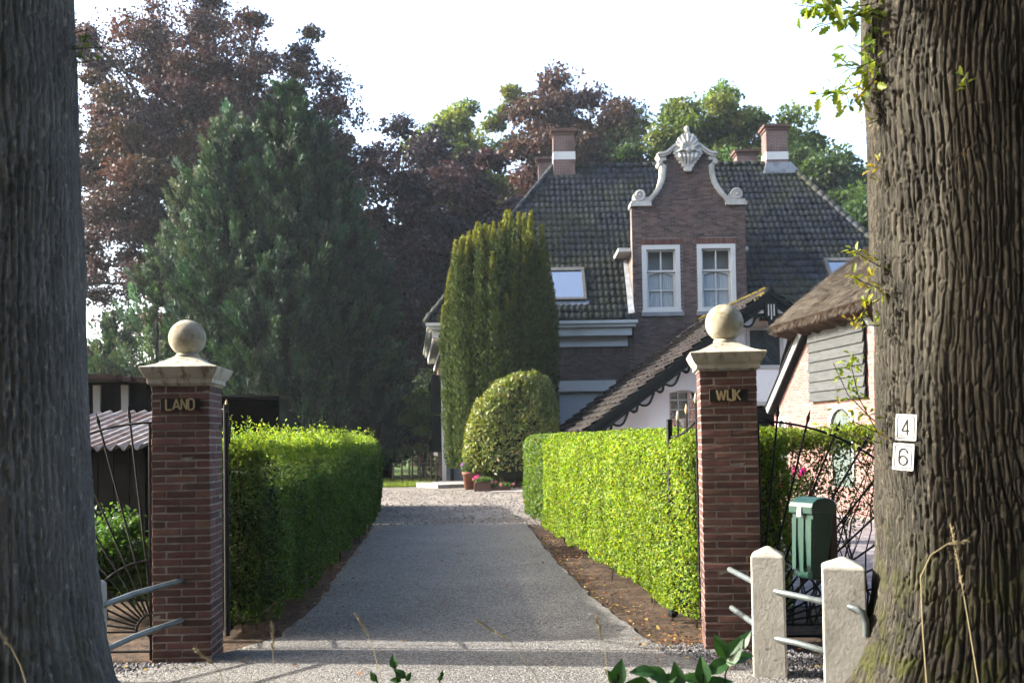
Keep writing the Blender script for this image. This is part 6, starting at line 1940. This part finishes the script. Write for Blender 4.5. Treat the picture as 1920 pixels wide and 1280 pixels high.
rail(bar, [at(1368, 1067, pf), at(1420, 1094, P1.y + .05)]); rail(bar, [at(1372, 1139, pf), at(1422, 1174, P1.y + .05)])
rail(bar, [at(1447, 1106, P1.y + .02), at(1500, 1118, 6.62), at(1546, 1128, P2.y + .06)]); rail(bar, [at(1449, 1195, P1.y + .02), at(1500, 1206, 6.62), at(1549, 1221, P2.y + .06)])
rail(bar, [at(1592, 1136, P2.y - .06), at(1606, 1140, P2.y - .10), at(1618, 1150, P2.y - .12), at(1624, 1166, P2.y - .12), at(1624, 1190, P2.y - .1)], .022)
P3 = gr(150, 1262)
barL = thing('barrier_fence', 'concrete post with steel tube rails beside the left oak', 'barrier', (P3.x, P3.y, 0), 0, 'tube barriers beside the gateway')
p3x = at(166, 1150, 6.85).x
concrete_post(barL, p3x, 6.85, .20, at(170, 1078, 6.85).z, rad(8))
for y0_, y1_ in ((1135, 1087), (1222, 1161)):
    rail(barL, [at(180, y0_ + 4, 6.82), at(250, (y0_ + y1_) / 2 + 2, 7.15), at(343, y1_, 7.58)], .021)

# ---- letterbox
lb = at(1520, 1010, 7.0)
box = thing('letterbox', 'green plastic letterbox on a brown post behind the concrete posts', 'letterbox', (lb.x - .05, lb.y, 0), rad(-64))
box_w, box_d = .235, .20
zt_, zb_ = at(1520, 938, 7.0).z, at(1520, 1086, 7.0).z
mb = MB()
def boxsec(z, w, d_, y0): return [(-w / 2, y0, z), (w / 2, y0, z), (w / 2, y0 + d_, z), (-w / 2, y0 + d_, z)]
secs = [(zb_, .165, .10, .055), (zb_ + .02, .175, .12, .04), (zb_ + .28, .205, .165, .01), (zt_ - .09, .218, .185, 0)]
vs, fs = [], []
for z, w, d_, y0 in secs: vs += boxsec(z, w, d_, y0)
for i in range(len(secs) - 1):
    for k in range(4): fs.append((i * 4 + k, i * 4 + (k + 1) % 4, i * 4 + 4 + (k + 1) % 4, i * 4 + 4 + k))
fs += [(3, 2, 1, 0), tuple(range(len(secs) * 4 - 4, len(secs) * 4))]
mb.add(vs, fs); body = mb.build('body', MT['box_green'], box)
bv = body.modifiers.new('round', 'BEVEL'); bv.width = .018; bv.segments = 3
mb = MB()
pr = [(-.022, zt_ - .10), (-.026, zt_ - .05), (-.016, zt_ - .02), (.03, zt_ + .012), (.10, zt_ + .024), (.17, zt_ + .012), (.205, zt_ - .02), (.208, zt_ - .10)]
mb.prism(pr, -box_w / 2, box_w / 2, 'x'); lid = mb.build('lid', MT['box_green'], box)
bv = lid.modifiers.new('round', 'BEVEL'); bv.width = .008; bv.segments = 2
mb = MB(); mb.box(-.02, .02, -.034, -.027, zt_ - .12, zt_ - .055); mb.build('lid_clasp', MT['lampwhite'], lid)
for x in (-.075, 0, .075):
    mb = MB(); mb.add([(x - .018, .012, zb_ + .06), (x + .018, .012, zb_ + .06), (x + .022, -.008, zt_ - .13), (x - .022, -.008, zt_ - .13), (x - .01, .035, zb_ + .08), (x + .01, .035, zb_ + .08), (x + .012, .02, zt_ - .15), (x - .012, .02, zt_ - .15)], [(0, 1, 2, 3), (0, 4, 5, 1), (1, 5, 6, 2), (2, 6, 7, 3), (3, 7, 4, 0), (7, 6, 5, 4)]); mb.build('rib', MT['box_green'], body)
mb = MB(); mb.cbox(-.05, .05, .2, .27, -.05, zt_ - .03, .006); mb.build('post', MT['post_wood'], box)
pv = Vector((0, .1, zt_ - .05))
for o in (body, lid): o.matrix_local = Matrix.Translation(pv) @ Matrix.Rotation(rad(-5), 4, 'X') @ Matrix.Translation(-pv)

# ================================================================== SMALL THINGS IN THE VERGE
def stalk(label, pts, Y, seed, seedhead=True, r=.0022):
    rng = np.random.default_rng(seed)
    P = [at(px, py, Y) for px, py in pts]
    base = Vector((P[0].x, P[0].y, 0))
    t = thing('grass_stalk', label, 'grass stalk', tuple(base), 0, 'dry grass stalks in the verge')
    path = [base + Vector((rng.normal(0, .02), 0, 0)), base.lerp(P[0], .6)] + P
    mb = MB(t); mb.tube(path, [r * (1.2 - .5 * i / len(path)) for i in range(len(path))], 5); mb.build('stem', MT['straw'], t)
    if seedhead:
        mb = MB(t)
        a, b = P[-2], P[-1]
        n = 46
        for i in range(n):
            p = a.lerp(b, i / n); d = (b - a).normalized() + Vector(rdir(1, rng)[0]) * .6
            q = p + d.normalized() * .022
            mb.tube([p, p.lerp(q, .5), q], [.0008, .0022, .0004], 4)
        mb.build('seed_head', MT['straw'], t)
stalk('dry grass stalk with seed head before the drive, left of centre', [(720, 1290), (700, 1215), (690, 1190), (668, 1152)], 4.6, 1)
stalk('faint dry grass stalk leaning left over the middle of the drive', [(1020, 1290), (985, 1240), (955, 1200), (895, 1163)], 4.6, 2)
stalk('upright dry grass stalk before the right oak trunk', [(1836, 1290), (1818, 1180), (1808, 1120), (1783, 985)], 4.3, 3, r=.003)
stalk('arching dry grass stalk before the right oak trunk', [(1738, 1290), (1730, 1180), (1726, 1080), (1745, 1040), (1775, 1020), (1812, 1015)], 4.3, 4, r=.003)
stalk('dry grass stalk before the left oak trunk', [(52, 1290), (38, 1245), (22, 1215), (0, 1185)], 4.3, 5, r=.003)
stalk('short dry grass stalk before the LAND pillar', [(415, 1262), (400, 1245), (365, 1216)], 4.8, 6)
stalk('thin upright dry grass stalk beside the foot of the left hedge', [(513, 1290), (512, 1220), (510, 1168)], 4.8, 7, r=.0018)
stalk('dry grass stalk before the lit right edge of the drive', [(1142, 1290), (1135, 1225), (1130, 1200), (1118, 1155)], 4.6, 8, r=.0018)

def weed(name, label, base, Y, lv, seed, cols, stempx):
    rng = random.Random(seed)
    b = at(base[0], base[1], Y); b.z = 0
    t = thing(name, label, 'plant', tuple(b), 0, 'green weeds in the verge')
    mb = MB(t)
    for st in stempx:
        pts = [b] + [at(px, py, Y) for px, py in st]
        mb.tube(pts, [.005 * (1 - .5 * i / len(pts)) for i in range(len(pts))], 5)
    mb.build('stem', MT['inner'], t)
    ov = lambda s: [(0, 0), (.17 * s, .12 * s), (.28 * s, .3 * s), (.3 * s, .48 * s), (.22 * s, .7 * s), (.1 * s, .9 * s), (0, 1.05 * s)]
    for (px, py, ang, sp, tilt) in lv:
        p = at(px, py, Y); s = .82 * sp * Y / FPX
        d = Vector((math.cos(rad(ang)), rng.uniform(-.3, .1), math.sin(rad(ang))))
        v, f, c = [], [], []
        col = rng.choice(cols)
        leaf_mesh(v, f, c, p - d.normalized() * s * .5, d, Vector((rng.gauss(0, .3), -1, tilt)), s, col, ov, .2)
        colmesh('leaf', v, f, c, MT['leaf_gloss'], t)
WG = [(.018, .06, .014), (.024, .075, .016), (.015, .05, .013)]
weed('broadleaf_weed', 'dark green broad-leaved weed at the bottom, before the WIJK pillar', (1350, 1330), 4.7,
     [(1372, 1222, 60, 78, .9), (1352, 1212, 120, 55, .5), (1385, 1232, 20, 62, 1.2), (1395, 1200, 65, 48, .8), (1345, 1250, 200, 60, .8), (1318, 1258, 95, 62, .5), (1300, 1272, 160, 55, .9), (1270, 1268, 100, 60, .7), (1228, 1262, 150, 66, .8), (1205, 1258, 170, 55, 1.0), (1250, 1275, 40, 55, .8), (1160, 1262, 75, 62, .5), (1150, 1272, 120, 50, .7), (1345, 1282, 20, 70, .9), (1200, 1282, 160, 60, .9)], 4, WG,
     [[(1360, 1262), (1375, 1225)], [(1320, 1290), (1318, 1262)], [(1240, 1290), (1230, 1268)], [(1165, 1300), (1158, 1262)]])
weed('broadleaf_weed', 'small green weed sticking up before the middle of the drive', (745, 1330), 4.7,
     [(738, 1240, 100, 34, .4), (750, 1262, 140, 34, .5), (766, 1268, 60, 22, .4), (742, 1274, 170, 26, .7), (830, 1262, 80, 20, .5), (826, 1270, 40, 18, .5), (700, 1268, 120, 26, .3)], 5, WG, [[(745, 1275), (738, 1240)], [(822, 1290), (828, 1258)], [(712, 1290), (702, 1262)]])
# fallen leaves and twigs
rng = np.random.default_rng(91)
pts = []
while len(pts) < 900:
    y = rng.uniform(6.9, 17.0)
    u = rng.random()
    if u < .62: x = np.interp(y, [8.1, 10.1, 13.2, 17.6], [1.08, .82, .57, .34]) + abs(rng.normal(.02, .22)) if y > 8 else rng.uniform(.9, 2.2)
    elif u < .8: x = np.interp(y, [8.5, 10.4, 13.8, 18.2], [-1.97, -2.02, -2.3, -2.64]) + rng.normal(-.03, .08) if y > 8.4 else rng.uniform(-3.2, -1.8)
    elif u < .9: x = rng.uniform(-2, 1.2)
    else: x, y = rng.normal(1.35, .16), rng.normal(8.0, .14)
    pts.append((x, y, .036 + rng.uniform(0, .012)))
P = np.array(pts); n = len(P)
leaves('fallen_leaves', P, np.c_[rng.normal(size=(n, 2)), rng.normal(0, .25, n)], np.c_[rng.normal(0, .35, (n, 2)), np.ones(n)], rng.uniform(.02, .06, n), rng.uniform(.015, .035, n), pal(n, [(.28, .11, .035), (.36, .24, .04), (.16, .08, .04), (.2, .09, .04), (.4, .3, .05)], .2, w=[.3, .12, .28, .24, .06], rng=rng), MT['leaf_fallen'])
tag(bpy.data.objects['fallen_leaves'], 'scattered orange and brown fallen leaves beside the drive', 'leaves')

# ================================================================== HAZE
def haze():
    m = bpy.data.materials.new('haze_air'); m.use_nodes = True
    nt = m.node_tree; nt.nodes.clear()
    out = nt.nodes.new('ShaderNodeOutputMaterial'); v = nt.nodes.new('ShaderNodeVolumePrincipled')
    v.inputs['Color'].default_value = (.80, .90, 1.0, 1); v.inputs['Density'].default_value = .00028; v.inputs['Anisotropy'].default_value = .2
    nt.links.new(v.outputs[0], out.inputs['Volume'])
    mb = MB(); mb.box(-620, 620, -320, 720, -1.0, 36.0)
    o = mb.build('haze', m); tag(o, kind='stuff')
haze()
